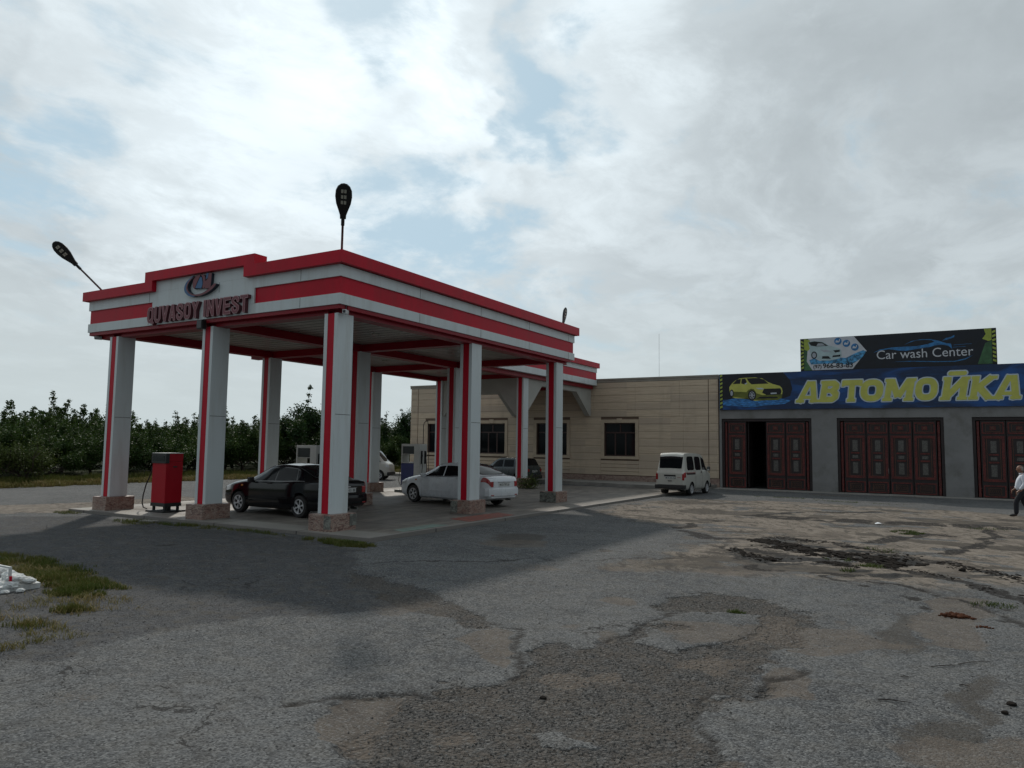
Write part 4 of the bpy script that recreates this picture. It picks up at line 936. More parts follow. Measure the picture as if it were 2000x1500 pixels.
layer('dark_field', [[(-10.35, 6.088), (-7.24, 6.088), (-6.9, 5.66), (-6.8, 5.21), (-6.91, 4.85), (-7.35, 4.68), (-10.36, 4.74)]], 'print_navy', 1)
layer('hazard_stripe', [[(-10.51, 6.088), (-10.36, 6.088), (-10.36, 4.18), (-10.51, 4.18)]], 'print_black', 1)
layer('hazard_mark', [[(-10.50, 6.03 - k * .21), (-10.37, 6.09 - k * .21), (-10.37, 5.98 - k * .21), (-10.50, 5.92 - k * .21)] for k in range(9)], 'print_lime', 2, res=.012)
layer('stage_glow', [[(-10.34, 4.66), (-9.6, 4.80), (-8.66, 4.62), (-7.43, 4.74), (-6.88, 4.60), (-7.18, 4.44), (-8.93, 4.30), (-10.34, 4.42)]], 'print_glow', 2)
pc = layer('car_picture', [[(-10.0, 5.39), (-9.87, 5.57), (-9.68, 5.73), (-9.45, 5.84), (-9.18, 5.86), (-8.64, 5.86), (-8.29, 5.8), (-8.03, 5.61), (-7.77, 5.49), (-7.42, 5.38), (-7.31, 5.26), (-7.28, 5.09), (-7.31, 4.84), (-7.52, 4.66), (-8.04, 4.65), (-8.66, 4.62), (-9.06, 4.76), (-9.69, 4.78), (-9.9, 4.87), (-9.99, 5.06)]], 'print_yellow', 3)
layer('car_shade', [[(-9.95, 5.15), (-9.1, 5.10), (-9.01, 5.20), (-8.87, 5.27), (-8.72, 5.25), (-8.59, 5.02), (-8.3, 4.92), (-7.3, 4.95), (-7.32, 4.75), (-7.52, 4.65), (-8.48, 4.64), (-9.15, 4.77), (-9.9, 4.87)]], 'print_olive', 4, pc)
layer('car_glazing', [[(-9.82, 5.55), (-9.59, 5.78), (-9.39, 5.81), (-9.43, 5.55)], [(-9.37, 5.56), (-9.34, 5.81), (-9.16, 5.82), (-9.08, 5.64), (-9.19, 5.51)], [(-9.09, 5.83), (-8.46, 5.83), (-8.2, 5.73), (-7.96, 5.51), (-8.47, 5.51), (-8.83, 5.5), (-8.96, 5.61)]], 'print_black', 4, pc, res=.012)
layer('car_grille', [[(-8.21, 5.25), (-7.38, 5.25), (-7.33, 5.09), (-7.38, 4.93), (-8.08, 4.92), (-8.3, 5.04)], [(-8.6, 4.74), (-7.5, 4.74), (-7.55, 4.82), (-8.4, 4.84)]], 'print_black', 5, pc, res=.012)
layer('car_lights', [[(-8.63, 5.31), (-8.29, 5.3), (-8.19, 5.22), (-8.47, 5.22)], [(-7.88, 5.03), (-7.58, 5.04), (-7.57, 4.97), (-7.87, 4.96)], [(-9.2, 5.55), (-9.08, 5.6), (-9.06, 5.54), (-9.18, 5.5)]], 'print_pale', 6, pc, res=.008)
layer('car_wheels', [ell(-8.82, 4.92, .21, .27), ell(-9.88, 5.05, .11, .20)], 'print_black', 6, pc, res=.012)
layer('car_rims', [ell(-8.82, 4.92, .15, .20), ell(-9.88, 5.05, .07, .14)], 'print_grey', 7, pc, res=.012)
layer('car_spokes', [[(-8.82 + .05 * math.cos(a), 4.92 + .06 * math.sin(a)), (-8.82 + .14 * math.cos(a + .28), 4.92 + .185 * math.sin(a + .28)), (-8.82 + .14 * math.cos(a + .9), 4.92 + .185 * math.sin(a + .9))] for a in [k * 2 * PI / 6 for k in range(6)]], 'print_black', 8, pc, res=.010)
# the big slanted letters
def BIG(ch):
    S = []; t = .125
    def s(*p, r=False, h=t):
        for a, b in zip(p[:-1], p[1:]): S.append((a, b, r, h))
    def foot(x, z=.06): s((x - .19, z), (x + .19, z), h=.06)
    if ch == 'A': s((.16, .0), (.52, .98), h=.11); s((.88, .0), (.66, .98), h=.12); s((.3, .24), (.8, .24), h=.065); foot(.20); foot(.86); s((.42, .95), (.72, .95), h=.05)
    if ch == 'B': s((.18, 0), (.18, 1)); s((.18, .12), (.58, .12), r=True); s((.18, .53), (.55, .53), r=True, h=.09); s((.18, .88), (.55, .88), r=True); s((.58, .12), (.70, .22), (.70, .38), (.55, .52), r=True); s((.55, .54), (.67, .66), (.67, .78), (.55, .88), r=True); s((0, .06), (.2, .06), h=.06); s((0, .94), (.2, .94), h=.06)
    if ch == 'T': s((.48, 0), (.48, 1)); s((.02, .88), (.94, .88), h=.12); s((.06, .72), (.06, .95), h=.06); s((.90, .72), (.90, .95), h=.06); foot(.48)
    if ch == 'O': s(*[(.46 + .31 * math.copysign(abs(math.cos(a)) ** .75, math.cos(a)), .5 + .37 * math.copysign(abs(math.sin(a)) ** .8, math.sin(a))) for a in [2 * PI * k / 24 for k in range(25)]], r=True)
    if ch == 'M': s((.18, 0), (.18, 1), h=.12); s((1.06, 0), (1.06, 1), h=.13); s((.26, .95), (.60, .18), h=.12); s((.98, .95), (.62, .18), h=.12); foot(.18); foot(1.06); s((0, .94), (.25, .94), h=.06); s((1.0, .94), (1.25, .94), h=.06)
    if ch == 'Й': s((.18, 0), (.18, 1)); s((.84, 0), (.84, 1)); s((.2, .08), (.82, .92), h=.12); foot(.18); foot(.84); s((0, .94), (.3, .94), h=.06); s((.7, .94), (1.03, .94), h=.06); s((.24, 1.16), (.78, 1.16), h=.085, r=True)
    if ch == 'K': s((.18, 0), (.18, 1)); s((.24, .45), (.78, .95), h=.12); s((.30, .58), (.80, .05), h=.13); foot(.18); foot(.86); s((0, .94), (.3, .94), h=.06); s((.66, .94), (1.0, .94), h=.06)
    return lambda X, Z: np.minimum.reduce([sd_seg(X, Z, a, b, h, r) for a, b, r, h in S])
BW = {'A': 1.04, 'B': .84, 'T': .96, 'O': .92, 'M': 1.25, 'Й': 1.03, 'K': 1.05}
SL = .22
for bi, (ch, xa, xb) in enumerate((('A', -6.60, -5.55), ('B', -5.52, -4.62), ('T', -4.50, -3.58), ('O', -3.66, -2.62), ('M', -2.62, -1.32), ('O', -1.30, -.34), ('Й', -.20, .86), ('K', .92, 1.95), ('A', 1.84, 2.90))):
    fb = BIG(ch); wch = BW[ch]; kx2 = (xb - xa) / wch; z0_, hh = 4.50, 1.06
    sh = SL if ch not in 'OT' else .12
    fn = (lambda X, Z, fb=fb, xa=xa, kx2=kx2, sh=sh: fb((X - xa - (Z - z0_ - .3) * sh * .8) / kx2, (Z - z0_) / hh) * min(kx2, hh))
    bd = (xa - .3, xb + .5, 4.25, 6.05)
    o = graphic('letter', fn, bd, .025, Yb - .0002, Yb - .010 - .003 * (bi % 2), ['print_pale'], bn_, .062)
    graphic('letter_face', fn, bd, .025, Yb - .0102, Yb - .019 - .002 * (bi % 2), ['print_yellow'], o, .008)

# ---------------------------------------------------------------- upper black board
b2 = empty('roof_sign', (-2.17, 40.0, 6.9), label='black roof sign with English car wash lettering and phone number', cat='sign')
m = MB(); m.box(-6.40, 2.06, 39.955, 40.03, 6.024, 7.78); m.build('panel', 'print_navy', b2, True)
Y2 = 39.955
L2 = lambda nm, p, mt, i, par=b2, res=.02: layer(nm, p, mt, i, par, Y2, res)
L2('green_field', [[(-6.22, 7.77), (-5.6, 7.77), (-5.7, 6.14), (-6.24, 6.14)]], 'print_green', 1)
L2('green_field', [[(1.30, 6.14), (1.50, 6.75), (1.62, 7.1), (1.87, 7.2), (1.87, 6.14)]], 'print_green', 1)
L2('white_field', [[(-6.0, 7.77), (-3.88, 7.77), (-3.31, 7.0), (-3.96, 6.14), (-5.84, 6.14), (-6.1, 6.6)]], 'print_white', 2)
L2('yellow_field', [[(-6.21, 7.77), (-5.94, 7.70), (-5.88, 7.34), (-6.03, 7.14), (-6.22, 7.22)]], 'print_lime', 3)
L2('yellow_field', [[(1.58, 7.77), (1.88, 7.77), (1.87, 7.22), (1.74, 7.19), (1.51, 7.3), (1.65, 7.51)]], 'print_lime', 3)
for xa in (-6.385, 1.885):
    L2('hazard_stripe', [[(xa, 7.775), (xa + .155, 7.775), (xa + .155, 6.13), (xa, 6.13)]], 'print_black', 3)
    d_ = 1 if xa < 0 else -1
    L2('hazard_mark', [[(xa + .01, 7.66 - k * .19 + (.03 if k < 3 else -.03) * d_), (xa + .145, 7.66 - k * .19 - (.03 if k < 3 else -.03) * d_), (xa + .145, 7.56 - k * .19 - (.03 if k < 3 else -.03) * d_), (xa + .01, 7.56 - k * .19 + (.03 if k < 3 else -.03) * d_)] for k in range(8)], 'print_lime', 4, res=.012)
L2('water_splash', [[(-5.98, 6.67), (-5.73, 6.75), (-5.48, 6.6), (-5.07, 6.67), (-4.66, 6.74), (-4.26, 6.70), (-3.86, 6.90), (-3.47, 7.05), (-3.33, 6.98), (-3.55, 6.66), (-3.87, 6.44), (-4.11, 6.34), (-4.8, 6.46), (-5.9, 6.44)]], 'print_water', 4)
pc = L2('car_picture', [[(-6.02, 7.59), (-5.75, 7.64), (-5.34, 7.58), (-5.02, 7.36), (-4.65, 7.25), (-4.47, 7.13), (-4.45, 6.82), (-4.54, 6.69), (-4.99, 6.60), (-5.36, 6.62), (-5.6, 6.70), (-5.91, 6.85), (-5.93, 7.21)]], 'print_carbody', 5, res=.012)
L2('car_detail', [[(-6.0, 7.58), (-5.71, 7.62), (-5.34, 7.55), (-5.06, 7.36), (-5.63, 7.35), (-5.88, 7.41)], [(-4.84, 7.11), (-4.53, 7.13), (-4.54, 7.02), (-4.74, 6.99)], [(-5.35, 6.84), (-5.07, 6.83), (-4.95, 6.69), (-5.38, 6.71)], ell(-5.74, 6.91, .14, .19), [(-4.85, 6.85), (-4.5, 6.88), (-4.52, 6.78), (-4.9, 6.76)]], 'print_black', 6, pc, res=.010)
L2('car_lamp', [[(-5.45, 7.18), (-5.06, 7.14), (-4.9, 7.04), (-5.27, 7.04)], ell(-5.74, 6.91, .09, .13), [(-5.62, 7.37), (-5.2, 7.38), (-5.35, 7.5), (-5.55, 7.5)]], 'print_grey', 7, pc, res=.010)
for cx, cz in ((-4.61, 7.56), (-4.22, 7.43), (-3.84, 7.22)):
    o = L2('round_icon', [ell(cx, cz, .17, .18)], 'print_mid', 5, res=.012)
    L2('icon_mark', [[(cx - .11, cz - .06), (cx + .06, cz - .06), (cx + .05, cz + .01), (cx - .02, cz + .03), (cx - .06, cz + .06), (cx - .10, cz + .01)], [(cx + .05, cz - .02), (cx + .09, cz - .02), (cx + .10, cz + .09), (cx + .06, cz + .11)]], 'print_white', 6, o, .006)
L2('car_outline', [[(-3.05, 6.88), (-2.74, 7.03), (-2.21, 7.11), (-1.61, 7.12), (-1.17, 7.11), (-0.66, 7.19), (-0.4, 7.28), (-0.51, 7.36), (-0.8, 7.4), (-1.16, 7.39), (-1.46, 7.3), (-1.76, 7.17), (-1.38, 7.36), (-1.01, 7.43), (-0.58, 7.42), (-0.23, 7.32), (0.09, 7.18), (-0.3, 7.19), (-0.66, 7.04), (-1.17, 6.97), (-1.62, 6.91), (-1.91, 6.94), (-2.33, 7.03), (-2.75, 6.98)],
                   [(-0.74, 7.0), (-0.44, 7.16), (-0.12, 7.19), (0.16, 7.17), (0.27, 7.15), (0.31, 6.9), (0.16, 7.06), (-0.12, 7.13), (-0.41, 7.1)], [(-0.08, 7.31), (0.06, 7.43), (0.28, 7.47), (0.42, 7.56), (0.41, 7.45), (0.13, 7.35)],
                   [(.37, 7.075), (1.1, 7.095), (1.1, 7.11), (.37, 7.09)], [(.35, 6.97), (.85, 6.985), (.85, 7.0), (.35, 6.985)],
                   [(-2.23, 6.40), (-1.41, 6.415), (-0.33, 6.345), (0.38, 6.33), (0.83, 6.43), (1.18, 6.60), (0.83, 6.38), (0.41, 6.29), (-0.33, 6.31), (-1.41, 6.385)]], 'print_mid', 1, res=.010)
text_obj('wording', 'Car wash Center', .62, 'print_white', b2, Matrix.Translation(-b2.location) @ face_minus_y(-2.90, Y2 - .004, 6.56), .002, .0, .93)
text_obj('phone_number', '(97)', .25, 'ink', b2, Matrix.Translation(-b2.location) @ face_minus_y(-5.80, Y2 - .018, 6.235), .002, .004)
text_obj('phone_number', '966-83-83', .34, 'ink', b2, Matrix.Translation(-b2.location) @ face_minus_y(-5.34, Y2 - .018, 6.225), .002, .006)
m = MB()
for x in (-6.2, -3.4, -.6, 2.0): m.tube([(x, 40.05, 7.7), (x, 41.1, 5.4)], .025, 6); m.tube([(x, 40.06, 7.74), (x, 40.06, 5.9)], .025, 6)
m.build('support_strut', 'steel', b2, True)
# ---------------------------------------------------------------- vehicles
def interp(tab):
    xs = [a for a, b in tab]; ys = [b for a, b in tab]
    def f(x):
        x = min(max(x, xs[0]), xs[-1])
        for i in range(len(xs) - 1):
            if x <= xs[i + 1]:
                h = xs[i + 1] - xs[i]; t = (x - xs[i]) / h
                def sl(j):
                    if j <= 0 or j >= len(xs) - 1: j2 = min(max(j, 0), len(xs) - 1); k = 0 if j <= 0 else len(xs) - 2; return (ys[k + 1] - ys[k]) / (xs[k + 1] - xs[k])
                    a_ = (ys[j] - ys[j - 1]) / (xs[j] - xs[j - 1]); b_ = (ys[j + 1] - ys[j]) / (xs[j + 1] - xs[j])
                    return 0 if a_ * b_ <= 0 else 2 * a_ * b_ / (a_ + b_)
                m0, m1 = sl(i), sl(i + 1); t2, t3 = t * t, t ** 3
                return (2 * t3 - 3 * t2 + 1) * ys[i] + (t3 - 2 * t2 + t) * h * m0 + (-2 * t3 + 3 * t2) * ys[i + 1] + (t3 - t2) * h * m1
        return ys[-1]
    return f
def make_car(spec):
    """lofted car facing -x, origin at the ground under the middle"""
    T = interp(spec['top']); Wf = interp(spec['width']); ZB = interp(spec['belt']); ZS = interp(spec['sill']); L = spec['L']; rw = spec['roofw']
    root = empty(spec['name']); x_off = -L / 2
    def sect(x):
        w_, t_, zb, zs = Wf(x), T(x), ZB(x), ZS(x)
        g = min(max((t_ - zb) / spec.get('gh', .40), 0), 1); g = g * g * (3 - 2 * g) if g < 1 else 1
        zl = min(zb, t_ - .03)
        P = [(0, zs), (.86 * w_, zs), (.975 * w_, zs + .09), (1.0 * w_, zs + (zl - zs) * .50), (.985 * w_, zl - .07), (.945 * w_, zl),
             ((.80 * (1 - g) + rw * g) * w_, (t_ - .012) * (1 - g) + (t_ - .085) * g), ((.62 * (1 - g) + (rw - .13) * g) * w_, (t_ - .003) * (1 - g) + (t_ - .022) * g), (0, t_ + .012)]
        return P
    def S(x, v, sd=1):
        P = sect(x); v = min(max(v, 0), 8); i = min(int(v), 7); t = v - i
        if i == 0: y = P[0][0] * (1 - t) + P[1][0] * t; z = P[0][1] * (1 - t) + P[1][1] * t
        else:
            p0 = P[max(i - 1, 1)]; p1 = P[i]; p2 = P[i + 1]; p3 = P[min(i + 2, 8)]
            if i == 7: p3 = (-P[7][0], P[7][1])
            cr = lambda a, b, c, d: .5 * (2 * b + (c - a) * t + (2 * a - 5 * b + 4 * c - d) * t * t + (3 * b - a - 3 * c + d) * t ** 3)
            y = cr(p0[0], p1[0], p2[0], p3[0]); z = cr(p0[1], p1[1], p2[1], p3[1])
        return Vector((x + x_off, sd * y, z))
    def N(x, v, sd):
        e = 1e-3; a = S(min(x + e, L), v, sd) - S(max(x - e, 0), v, sd); b = S(x, min(v + .01, 8), sd) - S(x, max(v - .01, 0), sd)
        n = a.cross(b).normalized(); n = n if sd < 0 else -n
        return -n if (n.y * sd < 0 and abs(n.y) > .2) or (v > 7 and n.z < 0) else n
    xs = sorted(set([round(L * k / 70, 4) for k in range(71)] + [round(L * q, 4) for q in (.003, .008, .99, .996)]))
    vsr = [0, 1, 1.5, 2, 2.5, 3, 3.5, 4, 4.4, 4.7, 5, 5.15, 5.4, 5.7, 6, 6.3, 6.6, 7, 7.5, 8]
    rows = []
    mb = MB(); ring_ = [(v, 1) for v in vsr] + [(v, -1) for v in vsr[-2:0:-1]]; n = len(ring_)
    for x in xs: mb.v += [tuple(S(x, v, s)) for v, s in ring_]
    for i in range(len(xs) - 1):
        for j in range(n): mb.f.append((i * n + j, i * n + (j + 1) % n, (i + 1) * n + (j + 1) % n, (i + 1) * n + j)); mb.mi.append(0)
    for i in (0, len(xs) - 1):                            # end caps as fans bulging slightly outwards
        cxx = sum(p[0] for p in mb.v[i * n:(i + 1) * n]) / n; czz = sum(p[2] for p in mb.v[i * n:(i + 1) * n]) / n
        mb.v.append((cxx + (-.02 if i == 0 else .012), 0, czz)); c = len(mb.v) - 1
        for j in range(n): mb.f.append((i * n + j, i * n + (j + 1) % n, c)); mb.mi.append(0)
    body = mb.build('body', spec['paint'], root, smooth=True); body.data.materials.append(M['arch'])
    wr = spec['wr']; cut = MB()
    for wx in spec['wheels']:
        for s in (-1, 1):
            W_ = Wf(wx); y0, y1 = sorted((s * (W_ - .30), s * (W_ + .2))); cut.lathe([(wr + .055, y0), (wr + .055, y1)], (wx + x_off, 0, wr + .02), 'y', 28)
    cu = cut.build('cutter', 'arch'); bo = body.modifiers.new('b', 'BOOLEAN'); bo.operation = 'DIFFERENCE'; bo.object = cu; bo.solver = 'EXACT'
    bo.material_mode = 'TRANSFER'
    me = bpy.data.meshes.new_from_object(body.evaluated_get(bpy.context.evaluated_depsgraph_get())); body.modifiers.clear()
    if len(me.polygons) > 500: body.data = me; me.name = 'body'
    bpy.data.objects.remove(cu)
    try: body.data.set_sharp_from_angle(angle=R(35))
    except Exception: pass
    def patch(name, mtl, xa, xb, va, vb, sides=(1, -1), off=.004, nx=14, nv=8, skew=None, parent=root, rnd=.0):
        """panel laid on the body surface; xa/xb may be (bottom, top) pairs"""
        fa = xa if isinstance(xa, tuple) else (xa, xa); fb = xb if isinstance(xb, tuple) else (xb, xb); out = []
        for sd in sides:
            m = MB(); vs = []
            for j in range(nv + 1):
                tv = j / nv; v = va + (vb - va) * tv
                a = fa[0] + (fa[1] - fa[0]) * tv; b_ = fb[0] + (fb[1] - fb[0]) * tv
                if rnd: e = rnd * max(0, abs(2 * tv - 1) - .6) ** 2 * 6; a += e; b_ -= e
                for i in range(nx + 1): x = a + (b_ - a) * i / nx; vs.append(tuple(S(x, v, sd) + N(x, v, sd) * off))
            w_ = nx + 1; m.add(vs, [(j * w_ + i, j * w_ + i + 1, (j + 1) * w_ + i + 1, (j + 1) * w_ + i) for j in range(nv) for i in range(nx)])
            k0 = len(m.v)                                 # turned-in rim
            rim = [i for i in range(w_)] + [j * w_ + nx for j in range(1, nv + 1)] + [nv * w_ + i for i in range(nx - 1, -1, -1)] + [j * w_ for j in range(nv - 1, 0, -1)]
            cen = Vector((x_off + L / 2, 0, .8))
            m.v += [tuple(Vector(vs[i]) + (cen - Vector(vs[i])).normalized() * (abs(off) + .012)) for i in rim]
            for q in range(len(rim)): m.f.append((rim[q], rim[(q + 1) % len(rim)], k0 + (q + 1) % len(rim), k0 + q)); m.mi.append(0)
            out.append(m.build(name, mtl, parent, smooth=True))
        return out
    def top_patch(name, mtl, xa, xb, v_in, off=.005, nx=10, parent=root):
        """panel across the whole width of the top surface, between v_in on both sides; xa/xb pairs are (centre, edge)"""
        fa = xa if isinstance(xa, tuple) else (xa, xa); fb = xb if isinstance(xb, tuple) else (xb, xb)
        cols = [(v_in + (8 - v_in) * t, 1) for t in [k / 8 for k in range(9)]]; cols = cols + [(v, -1) for v, s in cols[-2::-1]]
        m = MB(); vs = []
        for k, (v, sd) in enumerate(cols):
            e = abs(2 * k / (len(cols) - 1) - 1); a = fa[0] + (fa[1] - fa[0]) * e ** 2; b_ = fb[0] + (fb[1] - fb[0]) * e ** 2
            for i in range(nx + 1): x = a + (b_ - a) * i / nx; vs.append(tuple(S(x, v, sd) + N(x, v, sd) * off))
        w_ = nx + 1; m.add(vs, [(j * w_ + i, j * w_ + i + 1, (j + 1) * w_ + i + 1, (j + 1) * w_ + i) for j in range(len(cols) - 1) for i in range(nx)])
        return m.build(name, mtl, parent, smooth=True)
    def seam(x, va, vb, sides=(1, -1), w_=.008): patch('panel_seam', 'seam', x - w_ / 2, x + w_ / 2, va, vb, sides, .002, 1, 12)
    def wheels():
        for wx in spec['wheels']:
            for s in (-1, 1):
                yo = s * (Wf(wx) - .015); yi = yo - s * .19; c = (wx + x_off, 0, wr)
                m = MB(); m.lathe([(wr * .60, yi), (wr * .93, yi), (wr, yi + s * .03), (wr, yo - s * .03), (wr * .94, yo), (wr * .70, yo + s * .004), (wr * .66, yo - s * .012), (wr * .64, yo - s * .07), (.02, yo - s * .08)], c, 'y', 32)
                ty = m.build('tyre', 'rubber', None, smooth=True)
                wh = empty('wheel'); wh.parent = root; ty.parent = wh
                m = MB(); m.lathe([(wr * .655, yo - s * .01), (wr * .655, yo + s * .004), (wr * .60, yo + s * .004), (wr * .58, yo - s * .02), (wr * .58, yo - s * .045), (wr * .655, yo - s * .045)], c, 'y', 32, False)
                m.lathe([(.0, yo - s * .03), (wr * .17, yo - s * .03), (wr * .15, yo - s * .002), (0, yo)], c, 'y', 16)
                ns = spec.get('spokes', 6)
                for k in range(ns):
                    a = 2 * PI * k / ns + .3; q = []
                    for r_, da in ((wr * .10, .40), (wr * .30, .13), (wr * .60, .22), (wr * .60, -.22), (wr * .30, -.13), (wr * .10, -.40)): q.append((c[0] + r_ * math.cos(a + da * .8), c[2] + r_ * math.sin(a + da)))
                    m.prism(q, 'y', *sorted((yo - s * .035, yo - s * .010)))
                m.build('rim', 'alloy', wh)
    def rear_box(name, mtl, y0, y1, z0, z1, t=.012, dx=0.0, parent=root, c=.004):
        m = MB(); m.cbox(L / 2 + dx - .02, L / 2 + dx + t, y0, y1, z0, z1, c); return m.build(name, mtl, parent)
    def plate(text, z, dx, yc=0, w_=.50):
        p = rear_box('number_plate', 'plate_white', yc - w_ / 2, yc + w_ / 2, z, z + .112, .014, dx)
        X_ = L / 2 + dx + .0145
        mw = Matrix.Translation((X_, yc - w_ / 2 + .03, z + .02)) @ Matrix.Rotation(PI / 2, 4, 'Z') @ Matrix.Rotation(PI / 2, 4, 'X')
        text_obj('plate_text', text, .105, 'ink', p, mw, .0006, .002, .84)
    return root, patch, top_patch, seam, wheels, rear_box, plate, S, x_off

def sedan(paint, label, plate_text, dark, name='sedan_car'):
    L = 4.50
    sp = dict(name=name, L=L, paint=paint, roofw=.70, wr=.305, wheels=(.86, 3.46), spokes=6 if not dark else 6,
        top=[(0, .66), (.06, .74), (.25, .83), (.70, .93), (1.20, 1.005), (1.32, 1.06), (1.75, 1.285), (2.15, 1.415), (2.6, 1.445), (3.05, 1.425), (3.35, 1.345), (3.75, 1.17), (4.02, 1.05), (4.25, 1.03), (4.38, 1.00), (4.46, .94), (4.49, .88), (4.50, .82)],
        width=[(0, .62), (.05, .70), (.25, .79), (.7, .85), (1.5, .8625), (3.0, .8625), (3.8, .845), (4.15, .81), (4.35, .75), (4.46, .69), (4.50, .64)],
        belt=[(0, .70), (.6, .84), (1.2, .92), (2.6, .945), (3.6, .985), (4.5, .99)],
        sill=[(0, .26), (.3, .20), (.6, .19), (3.9, .19), (4.2, .24), (4.5, .32)])
    root, patch, top_patch, seam, wheels, rear_box, plate, S, xo = make_car(sp)
    tag(root, label, 'car')
    g_ = 'car_glass'
    top_patch('window_surround', 'plastic', (1.24, 1.40), (2.09, 2.15), 6.3, .003); top_patch('window_surround', 'plastic', (3.17, 3.10), (3.99, 3.83), 6.15, .003)
    top_patch('windshield', g_, (1.28, 1.44), (2.05, 2.11), 6.42, .006); top_patch('rear_window', g_, (3.22, 3.15), (3.94, 3.78), 6.35, .006)
    for sd in (1, -1):
        patch('front_side_window', g_, (1.42, 2.0), (2.38, 2.36), 5.12, 5.90, (sd,)); patch('rear_side_window', g_, (2.44, 2.42), (3.28, 3.14), 5.12, 5.90, (sd,)); patch('quarter_window', g_, (3.33, 3.19), (3.62, 3.26), 5.14, 5.84, (sd,))
        for xa, xb, nm in ((1.36, 2.40, 'front_door'), (2.41, 3.30, 'rear_door')):
            d = patch(nm, paint, (xa, xa - .03), (xb, xb), 1.9, 4.98, (sd,), .003, 12, 12)[0]
            xh = xb - .16; p = S(xh, 4.45, sd)
            m = MB(); m.cbox(p.x - .09, p.x + .09, *sorted((p.y - sd * .01, p.y + sd * .028)), p.z - .016, p.z + .016, .008); m.build('door_handle', paint, d)
        for x in (1.35, 2.405, 3.31): seam(x, 1.9, 4.98, (sd,))
        patch('side_moulding', paint, 1.42, 3.05, 2.62, 2.78, (sd,), .012, 14, 2)
        patch('window_trim', 'plastic' if not dark else 'steel', (1.38, 1.40), (3.66, 3.62), 5.02, 5.09, (sd,), .005, 24, 1)
        patch('headlight', 'lamp_clear', (.04, .10), (.46, .52), 3.6, 4.8, (sd,), .005); patch('side_repeater', 'amber', .98, 1.06, 3.75, 3.95, (sd,), .005, 2, 2)
        patch('tail_light', 'tail_red', (4.20, 4.28), 4.495, 3.7, 4.9, (sd,), .006, 8, 8)
        p = S(1.50, 5.05, sd); m = MB(); m.cbox(p.x - .05, p.x + .07, *sorted((p.y + sd * .03, p.y + sd * .20)), p.z - .03, p.z + .11, .03); m.tube([(p.x + .02, p.y - sd * .02, p.z + .0), (p.x + .02, p.y + sd * .06, p.z + .02)], .02, 6); m.build('mirror', paint if not dark else 'plastic', root, smooth=True)
        p0, p1 = sorted((sd * .50, sd * .635)); rear_box('tail_light', 'tail_red', p0, p1, .68, .86, .010, 0, root, .02)
    m = MB(); m.cbox(-L / 2 - .035, -L / 2 + .1, -.60, .60, .27, .50, .03); m.build('front_bumper', paint, root, smooth=True)
    bp = MB()
    for k in range(13): pass
    prof = [(2.19, .0), (2.285, .10), (2.30, .22), (2.285, .33), (2.235, .37)]
    hw = [(-.775, -.16), (-.70, -.03), (-.45, .012), (0, .028), (.45, .012), (.70, -.03), (.775, -.16)]
    vs = []
    for y, dx_ in hw:
        for x, z in prof: vs.append((x + dx_ - .01 if x > 2.2 else x + min(dx_, 0) - .2, y, .29 + z))
    npf = len(prof); bp.add(vs, [(i * npf + j, i * npf + j + 1, (i + 1) * npf + j + 1, (i + 1) * npf + j) for i in range(len(hw) - 1) for j in range(npf - 1)]); bp.build('rear_bumper', paint, root, smooth=True)
    rear_box('boot_lid', paint, -.49, .49, .66, .87, .006, 0, root, .004); plate(plate_text, .70, .008)
    rear_box('boot_trim', 'steel', -.30, .30, .82, .838, .014); rear_box('badge', 'alloy', -.05, .05, .845, .868, .012)
    rear_box('reflector', 'tail_red', -.62, -.50, .40, .43, .035); rear_box('reflector', 'tail_red', .50, .62, .40, .43, .035)
    m = MB(); m.tube([(L / 2 - .25, .35, .25), (L / 2 + .0, .35, .25)], .03); m.build('exhaust_pipe', 'steel', root)
    wheels(); return root
